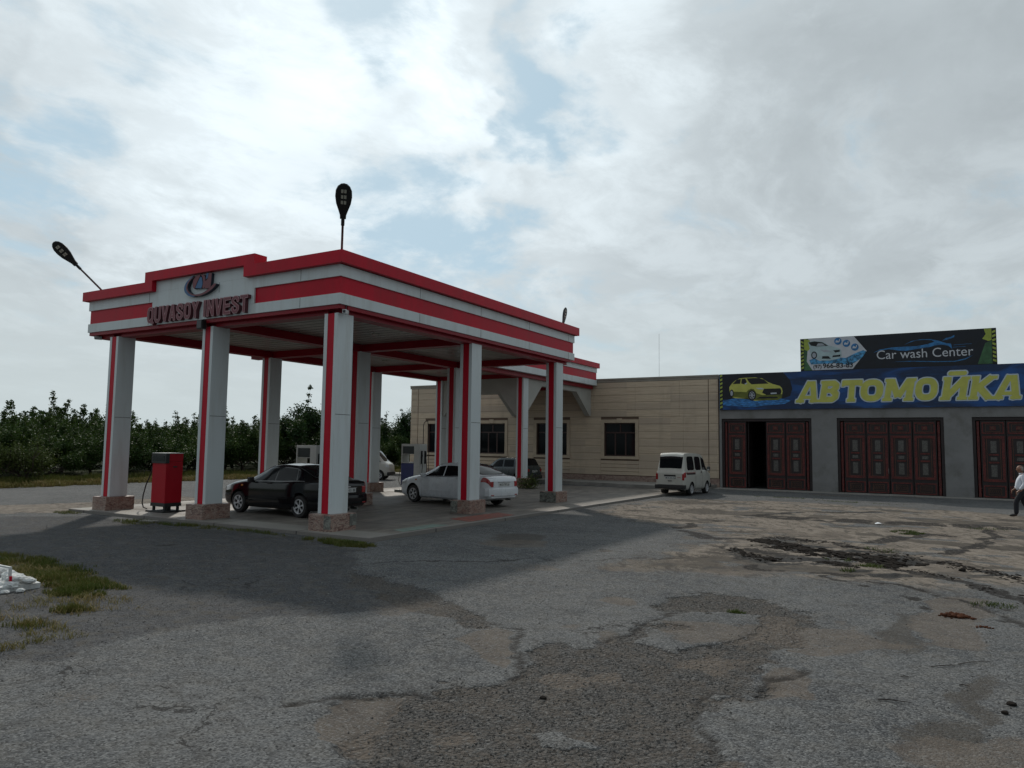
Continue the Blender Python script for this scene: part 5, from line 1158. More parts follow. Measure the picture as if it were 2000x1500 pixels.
def minivan(label, plate_text='80 U 342 KA', name='minivan'):
    L = 3.48
    sp = dict(name=name, L=L, paint='van_paint', roofw=.80, wr=.275, wheels=(.62, 2.62), spokes=8, gh=.6,
        top=[(0, .80), (.05, .92), (.20, 1.02), (.34, 1.12), (.60, 1.45), (.85, 1.72), (1.15, 1.83), (1.6, 1.88), (2.7, 1.90), (3.1, 1.88), (3.22, 1.83), (3.29, 1.72), (3.36, 1.45), (3.42, 1.16), (3.46, 1.04), (3.48, .98)],
        width=[(0, .58), (.06, .64), (.25, .68), (.8, .70), (3.0, .70), (3.25, .692), (3.40, .67), (3.46, .645), (3.48, .62)],
        belt=[(0, .85), (.3, .98), (.8, 1.06), (3.3, 1.08), (3.48, 1.02)],
        sill=[(0, .28), (.3, .24), (3.2, .26), (3.48, .34)])
    root, patch, top_patch, seam, wheels, rear_box, plate, S, xo = make_car(sp); tag(root, label, 'van')
    g_ = 'car_glass'
    top_patch('windshield', g_, (.30, .38), (.88, .90), 6.15); top_patch('rear_window', g_, (3.285, 3.28), (3.41, 3.405), 6.25)
    for sd in (1, -1):
        patch('front_side_window', g_, (.52, .80), (1.22, 1.22), 5.12, 5.88, (sd,)); patch('middle_side_window', g_, 1.36, (2.10, 2.08), 5.10, 5.86, (sd,), rnd=.10); patch('rear_side_window', g_, (2.22, 2.24), (3.10, 3.02), 5.10, 5.86, (sd,), rnd=.10)
        for x in (1.29, 2.16): seam(x, 1.6, 5.9, (sd,))
        patch('side_stripe', 'stripe_red', (2.16, 2.16), (3.30, 3.36), 3.95, 4.35, (sd,), .004, 10, 2); patch('side_stripe', 'plastic', (2.2, 2.16), (3.2, 3.28), 3.72, 3.93, (sd,), .004, 10, 2)
        patch('tail_light', 'tail_red', 3.33, 3.479, 3.4, 4.75, (sd,), .006, 5, 6); patch('headlight', 'lamp_clear', (.02, .04), (.22, .24), 3.6, 4.7, (sd,), .006)
        p0, p1 = sorted((sd * .565, sd * .66)); rear_box('tail_light', 'tail_red', p0, p1, .70, .965, .014)
        p = S(.66, 5.25, sd); m = MB(); m.cbox(p.x - .06, p.x + .03, *sorted((p.y + sd * .05, p.y + sd * .20)), p.z - .07, p.z + .13, .025); m.tube([tuple(p), (p.x, p.y + sd * .1, p.z)], .015, 6); mi = m.build('mirror', 'plastic', root, smooth=True)
        m = MB(); m.box(p.x + .028, p.x + .034, *sorted((p.y + sd * .065, p.y + sd * .185)), p.z - .05, p.z + .11); m.build('mirror_glass', 'mirror', mi)
        p = S(1.40, 4.2, sd); m = MB(); m.cbox(p.x - .05, p.x + .05, *sorted((p.y, p.y + sd * .025)), p.z - .02, p.z + .02, .006); m.build('door_handle', 'plastic', root)
    rear_box('tailgate', 'van_paint', -.56, .56, .50, .99, .006)
    rear_box('plate_recess', 'plastic', -.27, .27, .845, .925, .020); plate(plate_text, .735, .008, 0, .46); rear_box('tailgate_handle', 'plastic', -.09, .09, .64, .675, .022)
    rear_box('lettering_badge', 'stripe_red', .34, .50, .80, .82, .010)
    m = MB(); m.cbox(L / 2 - .14, L / 2 + .05, -.70, .70, .30, .49, .03); m.build('rear_bumper', 'plastic', root, smooth=True)
    m = MB(); m.cbox(-L / 2 - .05, -L / 2 + .14, -.66, .66, .28, .48, .03); m.build('front_bumper', 'plastic', root, smooth=True)
    wheels(); return root
def place(o, x, y, z, heading):                           # heading: the way the nose points
    o.location = (x, y, z); o.rotation_euler = (0, 0, math.atan2(heading[1], heading[0]) + PI)
place(sedan('black_paint', 'black sedan with tinted windows parked behind the front canopy columns', '80 B 431 BB', True), -16.48, 15.42, PADZ, (-1, .045))
place(sedan('white_paint', 'white sedan parked in the middle of the canopy beside the blue pump', '40 D 797 LA', False), -14.92, 21.52, PADZ, (-.979, .204))
place(minivan('white minivan with dark rear window and red side stripe parked by the beige wall', '80 H 342 KA'), -10.55, 33.60, hz(-10.5, 33.6), (.06, 1))
v2 = minivan('white minivan far behind the canopy with only its nose showing past a column', '80 K 115 LA'); place(v2, -30.1, 33.6, hz(-30, 33.6), (.9, .43))
# dark teal hatchback by the building with its door open
def hatch():
    L = 3.75
    sp = dict(name='hatchback_car', L=L, paint='teal_paint', roofw=.76, wr=.285, wheels=(.72, 3.12), spokes=5,
        top=[(0, .66), (.08, .80), (.3, .88), (.95, .99), (1.05, 1.03), (1.55, 1.36), (1.9, 1.46), (3.0, 1.47), (3.4, 1.42), (3.56, 1.22), (3.68, 1.0), (3.73, .93), (3.75, .85)],
        width=[(0, .60), (.08, .70), (.4, .77), (1.0, .79), (3.3, .79), (3.6, .76), (3.75, .72)],
        belt=[(0, .74), (.9, .88), (3.75, .93)], sill=[(0, .26), (.4, .2), (3.3, .2), (3.75, .32)])
    root, patch, top_patch, seam, wheels, rear_box, plate, S, xo = make_car(sp)
    tag(root, 'dark teal hatchback with its front door open between the white sedan and the building', 'car')
    top_patch('windshield', 'car_glass', (1.05, 1.15), (1.6, 1.66), 6.3); top_patch('rear_window', 'car_glass', (3.42, 3.42), (3.66, 3.64), 6.2)
    for sd in (1, -1):
        patch('front_side_window', 'car_glass', (1.22, 1.62), (2.05, 2.05), 5.12, 5.88, (sd,)); patch('rear_side_window', 'car_glass', (2.14, 2.14), (2.82, 2.78), 5.12, 5.88, (sd,)); patch('quarter_window', 'car_glass', (2.9, 2.86), (3.42, 3.2), 5.12, 5.88, (sd,))
        for x in (1.18, 2.10, 2.86): seam(x, 1.9, 5.0, (sd,))
        patch('tail_light', 'tail_red', 3.56, 3.749, 3.6, 4.9, (sd,), .006, 5, 6); p0, p1 = sorted((sd * .56, sd * .71)); rear_box('tail_light', 'tail_red', p0, p1, .70, .86, .012)
        p = S(1.3, 5.1, sd); m = MB(); m.cbox(p.x - .05, p.x + .05, *sorted((p.y + sd * .03, p.y + sd * .18)), p.z - .02, p.z + .10, .02); m.build('mirror', 'plastic', root)
    m = MB(); m.cbox(L / 2 - .12, L / 2 + .05, -.74, .74, .30, .50, .03); m.build('rear_bumper', 'plastic', root, smooth=True); plate('80 S 206 NA', .66, .01)
    m = MB(); a = R(62); hx, hy = 1.18 + xo, .80; ca, sa = math.cos(a), math.sin(a)       # near side front door swung out
    def pt(u, z, t=0): return (hx + u * ca + t * sa, hy + .0 + u * sa - t * ca, z)
    for u0, u1, z0, z1 in ((0, .92, .28, .90), (0, .05, .90, 1.30), (.86, .92, .90, 1.36), (.05, .86, 1.31, 1.36)):
        m.add([pt(u0, z0), pt(u1, z0), pt(u1, z1), pt(u0, z1), pt(u0, z0, .05), pt(u1, z0, .05), pt(u1, z1, .05), pt(u0, z1, .05)], [(0, 1, 2, 3), (7, 6, 5, 4), (0, 4, 5, 1), (1, 5, 6, 2), (2, 6, 7, 3), (3, 7, 4, 0)])
    m.build('open_door', 'van_paint', root)
    wheels(); return root
place(hatch(), -21.9, 36.6, hz(-21, 36.6), (-1, .06))

# ---------------------------------------------------------------- fuel pumps
m = MB(); m.cbox(-.42, .42, -.36, .36, 0, .05, .01)
pr_ = empty('fuel_pump', (-19.68, 13.55, PADZ), 0, 'tall red fuel pump with black display and hanging hose beside the left front column', 'fuel pump', 'fuel pumps')
m.build('base_plate', 'plastic', pr_)
m = MB()
for x in (-.26, .26):
    for y in (-.2, .2): m.box(x - .03, x + .03, y - .03, y + .03, .05, .16)
m.cbox(-.33, .33, -.275, .275, .16, .26, .01); m.tube([(-.06, 0, .05), (-.06, 0, .17)], .04); m.tube([(.08, .05, .05), (.08, .05, .17)], .05); m.build('stand', 'black_metal', pr_)
m = MB(); m.cbox(-.32, .32, -.27, .27, .262, 1.45, .012); m.cbox(-.32, .32, -.18, .27, 1.452, 1.68, .008); m.build('cabinet', 'pump_red', pr_)
m = MB(); m.cbox(-.34, .34, -.30, -.181, 1.40, 1.68, .01); dsp = m.build('display_hood', 'black_metal', pr_)
m = MB(); m.box(-.27, .27, -.305, -.3005, 1.46, 1.62); m.build('screen', 'screen', dsp)
m = MB(); m.cbox(-.335, .335, -.29, .285, 1.682, 1.70, .006); m.build('lid', 'pump_white', pr_)
m = MB(); m.cbox(.30, .326, -.05, .08, 1.28, 1.32, .004); m.build('emblem', 'black_metal', pr_)
hp = [(-.33, -.1, 1.35), (-.40, -.12, 1.42), (-.46, -.14, 1.30), (-.56, -.16, 1.05), (-.72, -.18, .75), (-.80, -.2, .45), (-.80, -.22, .22), (-.70, -.24, .10), (-.52, -.25, .07)]
m = MB(); m.tube(hp, .018); m.build('hose', 'hose', pr_, smooth=True)
m = MB(); m.tube([(-.30, -.20, 1.15), (-.37, -.22, 1.20), (-.40, -.24, 1.30)], [.03, .028, .015]); m.build('nozzle', 'black_metal', pr_, smooth=True)
def pump_tall(loc, label, lower):
    """open-waisted dispenser: display head carried on side pillars above a cabinet"""
    t_ = empty('fuel_pump', loc, 0, label, 'fuel pump', 'fuel pumps')
    m = MB(); m.cbox(-.48, -.42, -.24, .24, .10, 1.94, .008); m.cbox(.22, .52, -.26, .26, .10, 1.94, .01); m.box(-.42, .22, -.24, .24, 1.86, 1.94); m.box(-.42, .22, -.22, .22, 1.12, 1.16); m.build('housing', 'pump_white', t_)
    m = MB(); m.box(-.42, .22, -.22, .22, 1.50, 1.86); hd = m.build('display_head', 'pump_white', t_)
    m = MB(); m.box(-.40, .20, -.232, -.2205, 1.52, 1.84); m.build('screen', 'screen', hd)
    m = MB(); m.cbox(-.47, .215, -.25, .25, .18, 1.11, .01); m.build('cabinet', lower, t_)
    m = MB(); m.box(-.44, -.36, -.16, .16, 0, .18); m.box(.3, .4, -.16, .16, 0, .1); m.build('foot', 'black_metal', t_)
    for s in (-1, 1):
        m = MB(); m.tube([(.545, s * .12, 1.35), (.57, s * .13, 1.45), (.55, s * .13, 1.6)], [.028, .03, .018]); m.build('nozzle', 'black_metal', t_, smooth=True)
        m = MB(); m.box(.522, .545, s * .12 - .05, s * .12 + .05, 1.10, 1.65); m.build('nozzle_holster', 'plastic', t_)
        m = MB(); m.tube([(.56, s * .13, 1.34), (.60, s * .15, 1.0), (.58, s * .16, .62), (.50, s * .14, .40)], .014); m.build('hose', 'hose', t_, smooth=True)
    m = MB(); m.tube([(.50, 0, 1.94), (.50, 0, 2.75), (.54, 0, 2.86), (.62, 0, 2.92), (.72, 0, 2.93)], .016); m.tube([(.72, 0, 2.93), (.78, 0, 2.2), (.84, -.05, 1.2), (.88, -.08, .6), (.8, -.1, .35), (.54, -.12, .5)], .012); m.build('hose_boom', 'black_metal', t_, smooth=True)
    m = MB(); m.tube([(-.50, -.1, 1.25), (-.62, -.14, .8), (-.66, -.16, .35), (-.56, -.16, .15), (-.50, -.12, .3)], .012); m.build('hose', 'hose', t_, smooth=True)
    return t_
pump_tall((-19.86, 25.32, PADZ + .12), 'white fuel pump with blue cabinet by the nose of the white sedan', 'pump_blue')
pump_tall((-19.55, 19.05, PADZ + .02), 'white fuel pump half hidden behind the roof of the black sedan', 'pump_white')
for x, y, h, lb in ((-19.86, 25.25, .12, 'low dark concrete plinth under the blue and white pump'),):
    m = MB(); m.cbox(x - .62, x + .62, y - .42, y + .42, PADZ, PADZ + h, .02); tag(m.build('pump_plinth', 'granite_grey'), lb, 'plinth')

# ---------------------------------------------------------------- walking man
def skinned(name, verts, edges, radii, mtl, parent, sub=2, rootv=0):
    me = bpy.data.meshes.new(name); me.from_pydata(verts, edges, []); o = bpy.data.objects.new(name, me); COL.objects.link(o)
    md = o.modifiers.new('skin', 'SKIN'); md.use_smooth_shade = True; md.branch_smoothing = .4
    for i, r_ in enumerate(radii):
        r2 = r_ if isinstance(r_, tuple) else (r_, r_); me.skin_vertices[0].data[i].radius = r2
    me.skin_vertices[0].data[rootv].use_root = True
    sb = o.modifiers.new('sub', 'SUBSURF'); sb.levels = sub; sb.render_levels = sub
    m2 = bpy.data.meshes.new_from_object(o.evaluated_get(bpy.context.evaluated_depsgraph_get())); o.modifiers.clear(); o.data = m2; m2.name = name
    m2.materials.clear(); m2.materials.append(M[mtl]); o.parent = parent; m2.polygons.foreach_set('use_smooth', [True] * len(m2.polygons)); return o
man = empty('person', (2.08, 29.80, hz(2, 29.8) + .005), PI, 'balding man in a white shirt and dark trousers walking left past the gates', 'person')
# local: walks towards +x before the half turn; z up, 1.68 m
Vp = []; Ep = []; Rp = []
def chain(pts, rad, start=None):
    prev = start
    for p, r_ in zip(pts, rad):
        Vp.append(p); Rp.append(r_); i = len(Vp) - 1
        if prev is not None: Ep.append((prev, i))
        prev = i
    return prev
pel = chain([(0, 0, .90)], [.12])
ch = chain([(.02, 0, 1.05), (.03, 0, 1.20), (.0, 0, 1.34), (-.005, 0, 1.425), (.02, 0, 1.48)], [.14, .14, .12, .062, .060], pel)
for s, hipx, knee, ank, toe in ((1, 0, (.20, .10, .50), (.20, .10, .10), (.36, .10, .035)), (-1, 0, (-.02, -.10, .48), (-.27, -.10, .14), (-.14, -.10, .04))):
    chain([(0, s * .095, .86), knee, ank, (ank[0] - .0, ank[1], ank[2] - .05), toe], [.085, .055, .038, .038, .032], pel)
sh_ = pel + 3
for s, el, wr_ in ((1, (-.06, .25, 1.10), (.10, .27, .87)), (-1, (.06, -.25, 1.10), (.20, -.24, .90))):
    a = chain([(-.005, s * .17, 1.37), el, wr_, (wr_[0] + .045, wr_[1], wr_[2] - .045)], [.06, .042, .026, .036], sh_)
    for k, (dx_, dy_, l_) in enumerate(((.03, .026, .075), (.035, .009, .085), (.033, -.009, .08), (.026, -.026, .065))):
        b0 = Vp[a]; chain([(b0[0] + dx_, b0[1] + dy_, b0[2] - .035), (b0[0] + dx_ + .012, b0[1] + dy_, b0[2] - .035 - l_ * .5), (b0[0] + dx_ - .002, b0[1] + dy_ * .95, b0[2] - .035 - l_)], [.010, .009, .007], a)
    b0 = Vp[a]; chain([(b0[0] + .035, b0[1] - s * .02, b0[2] + .0), (b0[0] + .055, b0[1] - s * .025, b0[2] - .03)], [.011, .009], a)
body = skinned('body', Vp, Ep, Rp, 'skin', man)
# head, sculpted from a sphere and joined into the body mesh
bm = bmesh.new(); bmesh.ops.create_uvsphere(bm, u_segments=28, v_segments=20, radius=1)
for v in bm.verts:
    x, y, z = v.co; jaw = max(0, -z)
    sx = .098 * (1 - .18 * jaw); sy = .076 * (1 - .28 * jaw ** 2); sz = .122
    X_, Y_, Z_ = x * sx, y * sy, z * sz
    if x > .2:
        X_ += .020 * math.exp(-((y / .15) ** 2 + ((z + .14) / .14) ** 2)) + .005 * math.exp(-((y / .5) ** 2 + ((z - .28) / .12) ** 2))   # nose, brow
        X_ -= .012 * math.exp(-(((abs(y) - .36) / .16) ** 2 + ((z - .06) / .13) ** 2)); X_ += .008 * math.exp(-((y / .35) ** 2 + ((z + .48) / .08) ** 2)) + .012 * math.exp(-((y / .3) ** 2 + ((z + .82) / .14) ** 2))
    if abs(y) > .9 and abs(z) < .35 and abs(x) < .3: Y_ += math.copysign(.014, y)
    v.co = (X_ + .045, Y_, Z_ + 1.565)
hm = bpy.data.meshes.new('h'); bm.to_mesh(hm); bm.free()
bm = bmesh.new(); bm.from_mesh(body.data); bm.from_mesh(hm); bm.to_mesh(body.data); bm.free(); body.data.polygons.foreach_set('use_smooth', [True] * len(body.data.polygons))
bpy.data.meshes.remove(hm)
m = MB(); hair = []
bm = bmesh.new(); bmesh.ops.create_uvsphere(bm, u_segments=24, v_segments=16, radius=1)
bmesh.ops.delete(bm, geom=[v for v in bm.verts if v.co.z > .62 or v.co.z < -.45 or v.co.x > .12 + .0 * v.co.z], context='VERTS')
for v in bm.verts: v.co = (v.co.x * .101 + .045, v.co.y * .079, v.co.z * .124 + 1.565)
hm = bpy.data.meshes.new('hair'); bm.to_mesh(hm); bm.free(); hm.materials.append(M['grey_hair']); ho = bpy.data.objects.new('hair', hm); COL.objects.link(ho); ho.parent = man
Vs, Es, Rs = Vp, Ep, Rp
Vp = []; Ep = []; Rp = []
c0 = chain([(.01, 0, .86)], [(.165, .15)]); c1 = chain([(.045, 0, .98), (.05, 0, 1.14), (.0, 0, 1.33), (-.005, 0, 1.415)], [(.18, .19), (.172, .18), (.148, .135), .075], c0)
for s, el, wr_ in ((1, (-.06, .25, 1.10), (.09, .27, .89)), (-1, (.06, -.25, 1.10), (.19, -.24, .92))): chain([(-.005, s * .175, 1.365), el, wr_], [.075, .062, .045], c1 - 1)
shirt = skinned('shirt', Vp, Ep, Rp, 'shirt', man)
m = MB(); m.lathe([(.072, .0), (.078, .012), (.068, .045), (.058, .045)], (.004, 0, 1.395), 'z', 20); m.build('collar', 'shirt', shirt, smooth=True)
Vp = []; Ep = []; Rp = []
c0 = chain([(.0, 0, .99), (.0, 0, .90)], [(.13, .125), (.15, .14)])
for s, knee, ank in ((1, (.20, .10, .50), (.20, .10, .07)), (-1, (-.02, -.10, .48), (-.27, -.10, .12))): chain([(0, s * .095, .82), knee, ank], [.108, .085, .072], c0)
skinned('trousers', Vp, Ep, Rp, 'trousers', man)
for s, ank, toe in ((1, (.19, .10, .09), (.40, .10, .035)), (-1, (-.27, -.10, .13), (-.09, -.10, .035))):
    Vp = []; Ep = []; Rp = []; chain([(ank[0] - .02, ank[1], ank[2] - .01), ((ank[0] + toe[0]) / 2, toe[1], (ank[2] + toe[2]) / 2 - .008), toe], [.05, .045, .035]); skinned('shoe', Vp, Ep, Rp, 'shoe', man)
# ---------------------------------------------------------------- trees
def leaves(mb, pts, size, rnd, per=1, spread=.0, droop=.3):
    for p in pts:
        for _ in range(per):
            c = Vector(p) + Vector((rnd.gauss(0, spread), rnd.gauss(0, spread), rnd.gauss(0, spread * .9)))
            d = Vector((rnd.uniform(-1, 1), rnd.uniform(-1, 1), rnd.uniform(-1, .5) - droop * .3)).normalized(); a = d.orthogonal().normalized()
            ang = rnd.uniform(0, 2 * PI); a = (a * math.cos(ang) + d.cross(a) * math.sin(ang)); s_ = size * rnd.uniform(.6, 1.25)
            i = len(mb.v); mb.v += [tuple(c), tuple(c + d * s_ * .5 + a * s_ * .27), tuple(c + d * s_), tuple(c + d * s_ * .5 - a * s_ * .27)]
            mb.f.append((i, i + 1, i + 2, i + 3)); mb.mi.append(0)
def make_tree(name, seed, h, spread, leafmat, nleaf=9000, lsize=.12, trunk_h=.7, shoots=10, low=.25, upright=1.0):
    rnd = random.Random(seed); root = empty(name); wood = MB(); pts = []
    def limb(p, d, ln, r_, depth):
        n = 5; q = [Vector(p)]; dd = Vector(d).normalized()
        for i in range(n):
            dd = (dd + Vector((rnd.gauss(0, .16), rnd.gauss(0, .16), rnd.gauss(.05, .10)))).normalized(); q.append(q[-1] + dd * ln / n)
        wood.tube([tuple(x) for x in q], [r_ * (1 - .55 * i / n) for i in range(n + 1)], 6)
        if depth < 3:
            for k in range(3 if depth < 2 else 3):
                i = rnd.randint(2, n); nd = (dd + Vector((rnd.uniform(-1, 1), rnd.uniform(-1, 1), rnd.uniform(-.35, .6)))).normalized()
                limb(q[i], nd, ln * rnd.uniform(.55, .8), r_ * .5, depth + 1)
        if depth >= 1:
            for i in range(1, n + 1): pts.append((q[i], .16 if depth >= 2 else .26))
    wood.tube([(0, 0, -.15), (rnd.gauss(0, .04), rnd.gauss(0, .04), trunk_h * .5), (rnd.gauss(0, .06), rnd.gauss(0, .06), trunk_h)], [.13, .11, .10], 9)
    nl = rnd.randint(4, 6)
    for k in range(nl):
        a = 2 * PI * k / nl + rnd.uniform(-.4, .4); el = rnd.uniform(.35, 1.1) * upright
        limb((0, 0, trunk_h), (math.cos(a), math.sin(a), el), spread * rnd.uniform(.8, 1.15), .065, 0)
    top = max(p[0].z for p in pts); k_ = (h * .80) / top
    for v in range(len(wood.v)):
        x, y, z = wood.v[v]; wood.v[v] = (x, y, z * k_ if z > trunk_h else z * (1 + (k_ - 1) * max(z, 0) / trunk_h))
    pts = [(Vector((p.x, p.y, p.z * k_)), s_) for p, s_ in pts]
    for k in range(shoots):                              # upright water shoots breaking the outline
        p, _ = rnd.choice([q for q in pts if q[0].z > h * .42]); ln = rnd.uniform(.10, .42) * h; d = Vector((rnd.gauss(0, .22), rnd.gauss(0, .22), 1)).normalized()
        q = [p + d * ln * i / 5 for i in range(6)]; wood.tube([tuple(x) for x in q], [.014 - .002 * i for i in range(6)], 4)
        for i in range(1, 6): pts += [(q[i], .085 * (1.3 - i * .15))] * 2
    tr = wood.build('trunk', 'bark', root, smooth=True); cr = MB()
    pts = [q for q in pts if q[0].z > low * h * .6]
    for i in range(nleaf // 3):
        p, s_ = rnd.choice(pts); leaves(cr, [p], lsize, rnd, 3, s_ * 1.15)
    cr.build('crown', leafmat, root, recalc=False); return root
def tree_field():
    rnd = random.Random(21)
    protos = [make_tree('orchard_tree', 100 + i, 3.75, 2.15, 'leaf_orchard', 22000, .135, .7, 14, .04) for i in range(4)]
    used = [False] * 4; n = 0
    rows = []
    for r_, (x, sp_, amp) in enumerate(((-40.2, 3.0, .90), (-43.6, 2.9, .96), (-47.6, 3.2, 1.04), (-52.5, 3.4, 1.12), (-58.5, 3.8, 1.2))):
        y = 6.5 + (r_ % 2) * 1.6
        while y < (66 if r_ < 3 else 88): rows.append((x + rnd.uniform(-.4, .4), y + rnd.uniform(-.5, .5), rnd.uniform(.76, 1.05) * amp, r_)); y += sp_
    rown = ['front row facing the road', 'second row behind the road', 'third row', 'fourth row', 'last row at the back']
    wd = {0: 'first', 1: 'second', 2: 'third', 3: 'fourth', 4: 'fifth', 5: 'sixth', 6: 'seventh', 7: 'eighth', 8: 'ninth', 9: 'tenth', 10: 'eleventh', 11: 'twelfth', 12: 'thirteenth', 13: 'fourteenth', 14: 'fifteenth', 15: 'sixteenth', 16: 'seventeenth', 17: 'eighteenth', 18: 'nineteenth', 19: 'twentieth', 20: 'twenty first', 21: 'twenty second', 22: 'twenty third'}
    cnt = {}
    for x, y, s_, r_ in rows:
        if not (.34 * -x < y < 1.36 * -x): continue
        if 36.0 < y < 41.0 and r_ == 0: continue
        k = rnd.randrange(4); o = protos[k] if not used[k] else copy_tree(protos[k]); used[k] = True
        i = cnt.get(r_, 0); cnt[r_] = i + 1
        o.location = (x, y, hz(x, y) - .03); o.rotation_euler = (0, 0, rnd.uniform(0, 2 * PI)); o.scale = (s_ * rnd.uniform(.92, 1.08), s_, s_ * rnd.uniform(.9, 1.1))
        lb = f'green fruit tree, {wd[min(i, 22)]} from the left in the orchard, {rown[r_]}'
        tag(o, lb, 'tree', 'fruit trees of the orchard beyond the road')
    t_ = make_tree('mulberry_tree', 300, 6.2, 2.6, 'leaf_dark', 24000, .19, .9, 6, .05, 1.2); t_.location = (-40.2, 38.4, hz(-40, 38)); tag(t_, 'taller dark leafy tree rising above the orchard between the middle canopy columns', 'tree')
    t_ = make_tree('poplar_tree', 310, 6.4, 1.9, 'leaf_dark', 15000, .16, .7, 10, .05, 1.7); t_.location = (-41.5, 51.0, hz(-41, 51)); tag(t_, 'upright dark tree left of the beige building', 'tree')
    t_ = make_tree('bush', 320, 2.35, 1.0, 'leaf_bush', 6500, .10, .2, 5, .0); t_.location = (-37.8, 18.6, hz(-37.8, 18.6)); tag(t_, 'paler green bush in front of the orchard at the left of the photo', 'bush')
    t_ = make_tree('bush', 321, 1.5, .7, 'leaf_bush', 3000, .09, .15, 4, .0); t_.location = (-37.6, 47.5, hz(-37.6, 47)); tag(t_, 'small scrubby bush near the far white minivan', 'bush')
tree_field()
# ---------------------------------------------------------------- grass: uncountable
def grass(name, spots, mtl, label, seed, hmin, hmax, wd=.006, lean=.35):
    rnd = random.Random(seed); mb = MB(); P_ = []
    for cx, cy, rx, ry, n in spots:
        for _ in range(n):
            a = rnd.uniform(0, 2 * PI); r_ = math.sqrt(rnd.random()) * (1 + .15 * math.sin(3 * a + cx * 7) + .12 * math.sin(7 * a + cy)); P_.append((cx + math.cos(a) * r_ * rx, cy + math.sin(a) * r_ * ry, r_))
    X = np.array([[p[0] for p in P_]]); Y = np.array([[p[1] for p in P_]]); H = ground_h(X, Y)[0]; keep = fbm(X * 3.5, Y * 3.5, seed, 3)[0]
    for (x, y, r_), h0, kp in zip(P_, H, keep):
        if kp < .36 + .12 * r_: continue
        h = rnd.uniform(hmin, hmax) * (1.15 - .5 * r_); a = rnd.uniform(0, 2 * PI); dx_, dy_ = math.cos(a) * wd, math.sin(a) * wd
        lx, ly = rnd.gauss(0, lean) * h, rnd.gauss(0, lean) * h
        mb.add([(x - dx_, y - dy_, h0 - .01), (x + dx_, y + dy_, h0 - .01), (x + lx * .4 + dx_ * .7, y + ly * .4 + dy_ * .7, h0 + h * .6), (x + lx * .4 - dx_ * .7, y + ly * .4 - dy_ * .7, h0 + h * .6), (x + lx, y + ly, h0 + h)], [(0, 1, 2, 3), (3, 2, 4)])
    return tag(mb.build(name, mtl, recalc=False), label, 'grass', kind='stuff')
grass('grass', [(-13.6, 6.75, 1.9, .55, 6500), (-11.5, 6.3, 1.15, .42, 6500), (-10.55, 5.95, .5, .30, 2600), (-9.35, 5.25, .30, .2, 1000), (-9.6, 4.6, .8, .3, 800)], 'grass_green', 'green grass patch behind the whitewashed stones at the left edge', 11, .04, .13, .005)
grass('dry_grass', [(-12.4, 6.3, 1.9, .6, 5500), (-9.9, 5.5, 1.0, .6, 1500), (-9.0, 4.4, .9, .45, 1800), (-8.4, 3.9, .5, .25, 900)], 'grass_dry', 'straw coloured dry grass round the whitewashed stones', 12, .03, .12, .004, .8)
grass('kerb_weeds', [(-10.9, 11.75, .75, .30, 3200), (-11.6, 11.9, .8, .25, 1500), (-16.3, 11.95, 1.5, .26, 1500), (-14.0, 12.0, 1.0, .15, 500), (-18.3, 11.75, .8, .4, 900), (-21.9, 12.0, .5, .3, 400)], 'grass_green', 'low weeds along the front edge of the concrete apron', 13, .02, .11, .005, .6)
grass('yard_weeds', [(-.95, 21.9, .40, .55, 1500), (-1.28, 15.15, .22, .2, 260), (-1.56, 14.4, .16, .2, 220), (-1.9, 15.6, .3, .2, 150), (-2.44, 9.9, .12, .10, 180), (-3.4, 33.0, 1.6, .12, 350), (-6.2, 34.0, 1.4, .15, 300), (.8, 24.2, .5, .4, 200), (-1.3, 17.6, .5, .3, 160), (.5, 12.4, .3, .2, 160)], 'leaf_bush', 'small tufts of weeds dotted over the yard', 14, .02, .08, .006, .7)
grass('verge_grass', [(-37.3, y_, 1.1, 1.9, 3000) for y_ in np.arange(9, 60, 2.6)], 'grass_green', 'long green grass under the orchard trees', 15, .12, .50, .014, .3)
grass('dry_verge', [(-35.6, y_, .75, 1.9, 2400) for y_ in np.arange(8, 64, 2.6)], 'grass_dry', 'strip of dry yellow grass along the far edge of the yard', 16, .08, .34, .018, .5)
grass('far_scrub', [(-29.5, 41.5, 2.0, 3.0, 2500), (-34, 45, 3, 4, 3000)], 'grass_dry', 'dry scrub behind the far white minivan', 18, .08, .35, .012, .5)
# weed clump beside the rear canopy column
t_ = make_tree('weed_clump', 330, .6, .28, 'leaf_bush', 900, .09, .08, 3, .0); t_.location = (-17.45, 31.2, PADZ); tag(t_, 'small yellowing weed clump beside the rear canopy column', 'weed')

# ---------------------------------------------------------------- whitewashed stone heap at the left edge
hp_ = empty('stone_heap', (-11.25, 5.55, hz(-11, 5.5)), label='whitewashed stone bed edging with a white metal frame at the left edge', cat='stone edging')
rnd = random.Random(5)
m = MB(); m.prism([(-1.5, -.15), (.10, -.12), (.16, .45), (-1.5, .75)], 'z', -.02, .10); m.build('mortar_bed', 'whitewash', hp_)
for x, y, r_, z in ((.05, .08, .12, .14), (-.16, -.02, .13, .12), (-.42, .02, .15, .14), (-.70, .05, .14, .13), (-.98, .0, .16, .14), (.12, .30, .09, .20), (-.05, .33, .12, .18), (-.30, .30, .13, .20), (-.60, .36, .15, .20), (-.9, .4, .15, .22), (.20, -.08, .06, .04), (.28, .10, .055, .05), (-.28, -.14, .07, .06), (-.55, -.16, .08, .05), (-1.2, .1, .16, .18), (-1.2, .4, .18, .24), (.02, .13, .10, .27), (-.2, .17, .09, .26)):
    m = MB(); m.rock((x, y, z * .78), r_ * .9, int(x * 100 + y * 31 + 500), 3, .7); m.build('stone', 'whitewash', hp_, smooth=True)
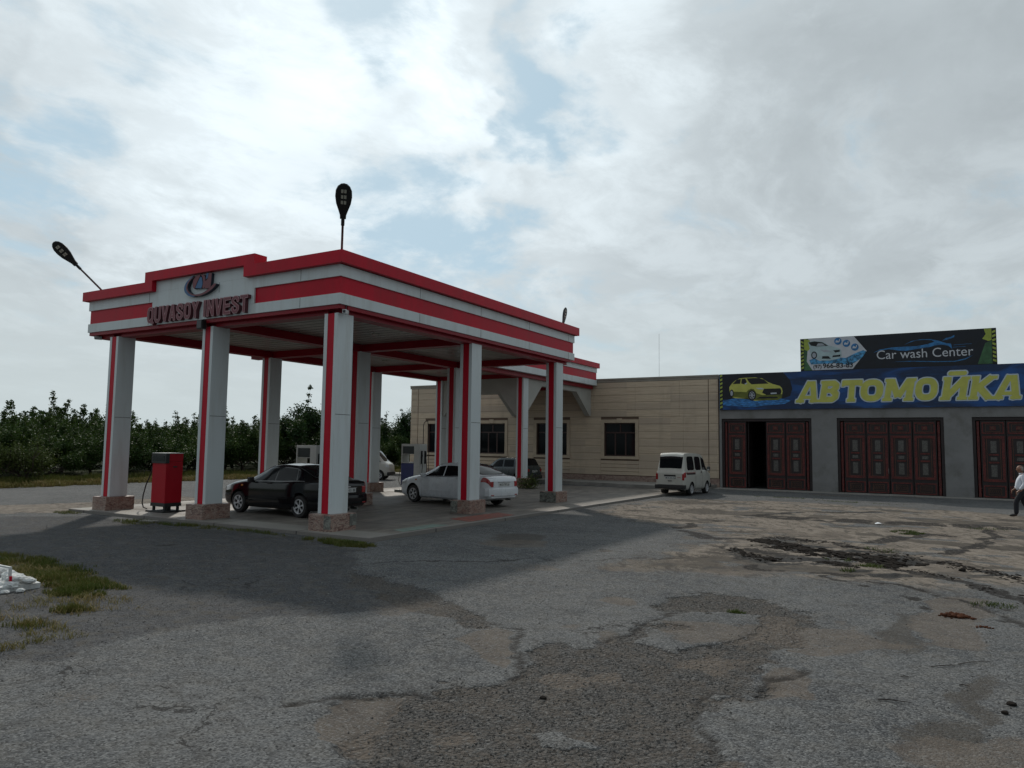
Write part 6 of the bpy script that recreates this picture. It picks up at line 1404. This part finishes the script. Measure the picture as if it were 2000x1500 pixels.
m = MB(); m.box(-1.5, .03, .05, .085, .40, .43); m.box(.0, .035, .05, .085, .02, .40); m.build('metal_frame', 'whitewash', hp_)
m = MB(); m.box(.05, .085, .04, .07, .13, .27); m.build('red_marker', 'red_panel', hp_)
hp_.location.x -= .20; hp_.location.y -= .10; hp_.scale = (.92, .92, .78)
# clods, sticks and litter
def clods(name, cx, cy, n, sp_, rmax, mtl, label, seed, group=None):
    rnd = random.Random(seed); mb = MB()
    for i in range(n):
        x, y = cx + rnd.gauss(0, sp_), cy + rnd.gauss(0, sp_ * .7); r_ = rmax * rnd.uniform(.25, 1) * math.exp(-.5 * (math.hypot(x - cx, y - cy) / sp_) ** 2 * .3); mb.rock((x, y, hz(x, y) + r_ * .4), r_, seed * 100 + i, 1, .8)
    return tag(mb.build(name, mtl), label, 'soil', kind='stuff')
clods('soil_clods', .02, 11.35, 60, .10, .045, 'soil', 'crumbled dark red soil clods dropped on the asphalt at right', 3)
clods('soil_crumbs', .30, 10.8, 24, .06, .025, 'soil', 'thin smear of red soil crumbs at right', 4)
def mud_line(name, pts, n, wid, r_, label, seed):
    rnd = random.Random(seed); mb = MB(); pts = [Vector((*p, 0)) for p in pts]; d = (pts[-1] - pts[0]).normalized(); ang = math.atan2(d.y, d.x)
    for i in range(n):
        t_ = rnd.random() * (len(pts) - 1); k = int(t_); p = pts[k].lerp(pts[min(k + 1, len(pts) - 1)], t_ - k); off = rnd.gauss(0, wid); off += .05 * math.sin(t_ * 9)
        x, y = p.x - d.y * off, p.y + d.x * off
        if vnoise(np.array([x * 3.0]), np.array([y * 3.0]), seed)[0] < .33: continue
        q = r_ * rnd.uniform(.3, 1) ** 1.5; sub_ = MB(); sub_.rock((0, 0, 0), q, seed * 999 + i, 1, .45)
        vs = []
        for a_, b_, c_ in sub_.v:
            a_ *= 1.7; vs.append((x + a_ * math.cos(ang) - b_ * math.sin(ang), y + a_ * math.sin(ang) + b_ * math.cos(ang), c_ + q * .15))
        h0 = hz(x, y); mb.add([(a_, b_, c_ + h0) for a_, b_, c_ in vs], sub_.f)
    return tag(mb.build(name, 'mud', smooth=True), label, 'soil', kind='stuff')
mud_line('mud_ridge', [(-4.0, 17.9), (-2.9, 17.0), (-1.6, 16.5), (-.5, 15.7)], 1300, .15, .050, 'churned ridge of dark mud along the farther tyre rut', 6)
mud_line('mud_ridge', [(-3.7, 17.2), (-2.6, 16.3), (-1.5, 15.9), (-.8, 15.4)], 1000, .13, .042, 'churned ridge of dark mud between the two tyre ruts', 8)
mud_line('mud_ridge', [(-4.0, 15.9), (-3.1, 14.9), (-2.0, 15.2), (-1.5, 14.7)], 700, .11, .032, 'smaller mud ridge in the nearer tyre rut', 7)
mud_line('mud_crumbs', [(-3.75, 18.69), (-2.22, 18.16), (-0.37, 16.66), (0.66, 15.49), (1.6, 14.2)], 900, .16, .026, 'mud crumbs strewn along the farthest tyre track', 9)
mud_line('mud_crumbs', [(-2.1, 15.2), (-1.05, 15.5), (0.55, 13.7), (1.3, 12.5)], 600, .12, .022, 'mud crumbs strewn along the nearer tyre track at right', 10)
for i, (x, y, r_, lb) in enumerate(((.39, 7.63, .035, 'small dark stone at the right edge, the farther of two'), (.33, 7.36, .03, 'small brown stone at the right edge, the nearer of two'), (.15, 15.5, .06, 'dark lump of earth beyond the red soil'), (-3.05, 5.75, .03, 'lone pebble lying on the gravel edge'))):
    m = MB(); m.rock((0, 0, r_ * .3), r_, 40 + i, 2, .7); o = m.build('stone', 'mud'); o.location = (x, y, hz(x, y)); tag(o, lb, 'stone')
for a, b_, r_, lb in (((-.21, 8.52), (.05, 8.75), .008, 'thin dark twig lying on the asphalt near the right edge'), ((-.58, 7.14), (-.33, 7.19), .010, 'short straight stick lying on the asphalt at lower right'), ((.02, 8.78), (.30, 9.07), .006, 'bent pale twig beside the thin dark twig'), ((-.45, 8.0), (-.36, 8.02), .006, 'tiny twig left of the right hand twigs'), ((.02, 8.0), (.1, 8.0), .010, 'small flat chip of wood lying at right')):
    c = ((a[0] + b_[0]) / 2, (a[1] + b_[1]) / 2); z = hz(*c) + r_
    m = MB(); r_ *= .6; m.tube([(a[0] - c[0], a[1] - c[1], 0), ((a[0] - c[0]) * .3, (a[1] - c[1]) * .3 + .01, .004), (b_[0] - c[0], b_[1] - c[1], .002)], [r_, r_, r_ * .5], 6); o = m.build('twig', 'twig'); o.location = (c[0], c[1], z); tag(o, lb, 'twig')
m = MB(); m.add([(0, 0, .01), (.16, .03, .03), (.2, .14, .01), (.05, .16, .05), (-.03, .08, .02)], [(0, 1, 2, 3, 4)]); m.add([(.02, .02, .0), (.18, .05, .0), (.15, .15, .0)], [(0, 1, 2)])
o = m.build('litter', 'paper'); o.location = (-1.87, 23.83, hz(-1.87, 23.83) + .01); tag(o, 'scrap of white paper lying on the yard', 'litter')
m = MB(); m.cbox(-.25, .25, -.09, .09, 0, .05, .01); o = m.build('concrete_chunk', 'concrete'); o.location = (-18.0, 11.95, hz(-18, 11.95)); o.rotation_euler = (0, 0, .2); tag(o, 'pale broken concrete piece lying in front of the red pump', 'rubble')
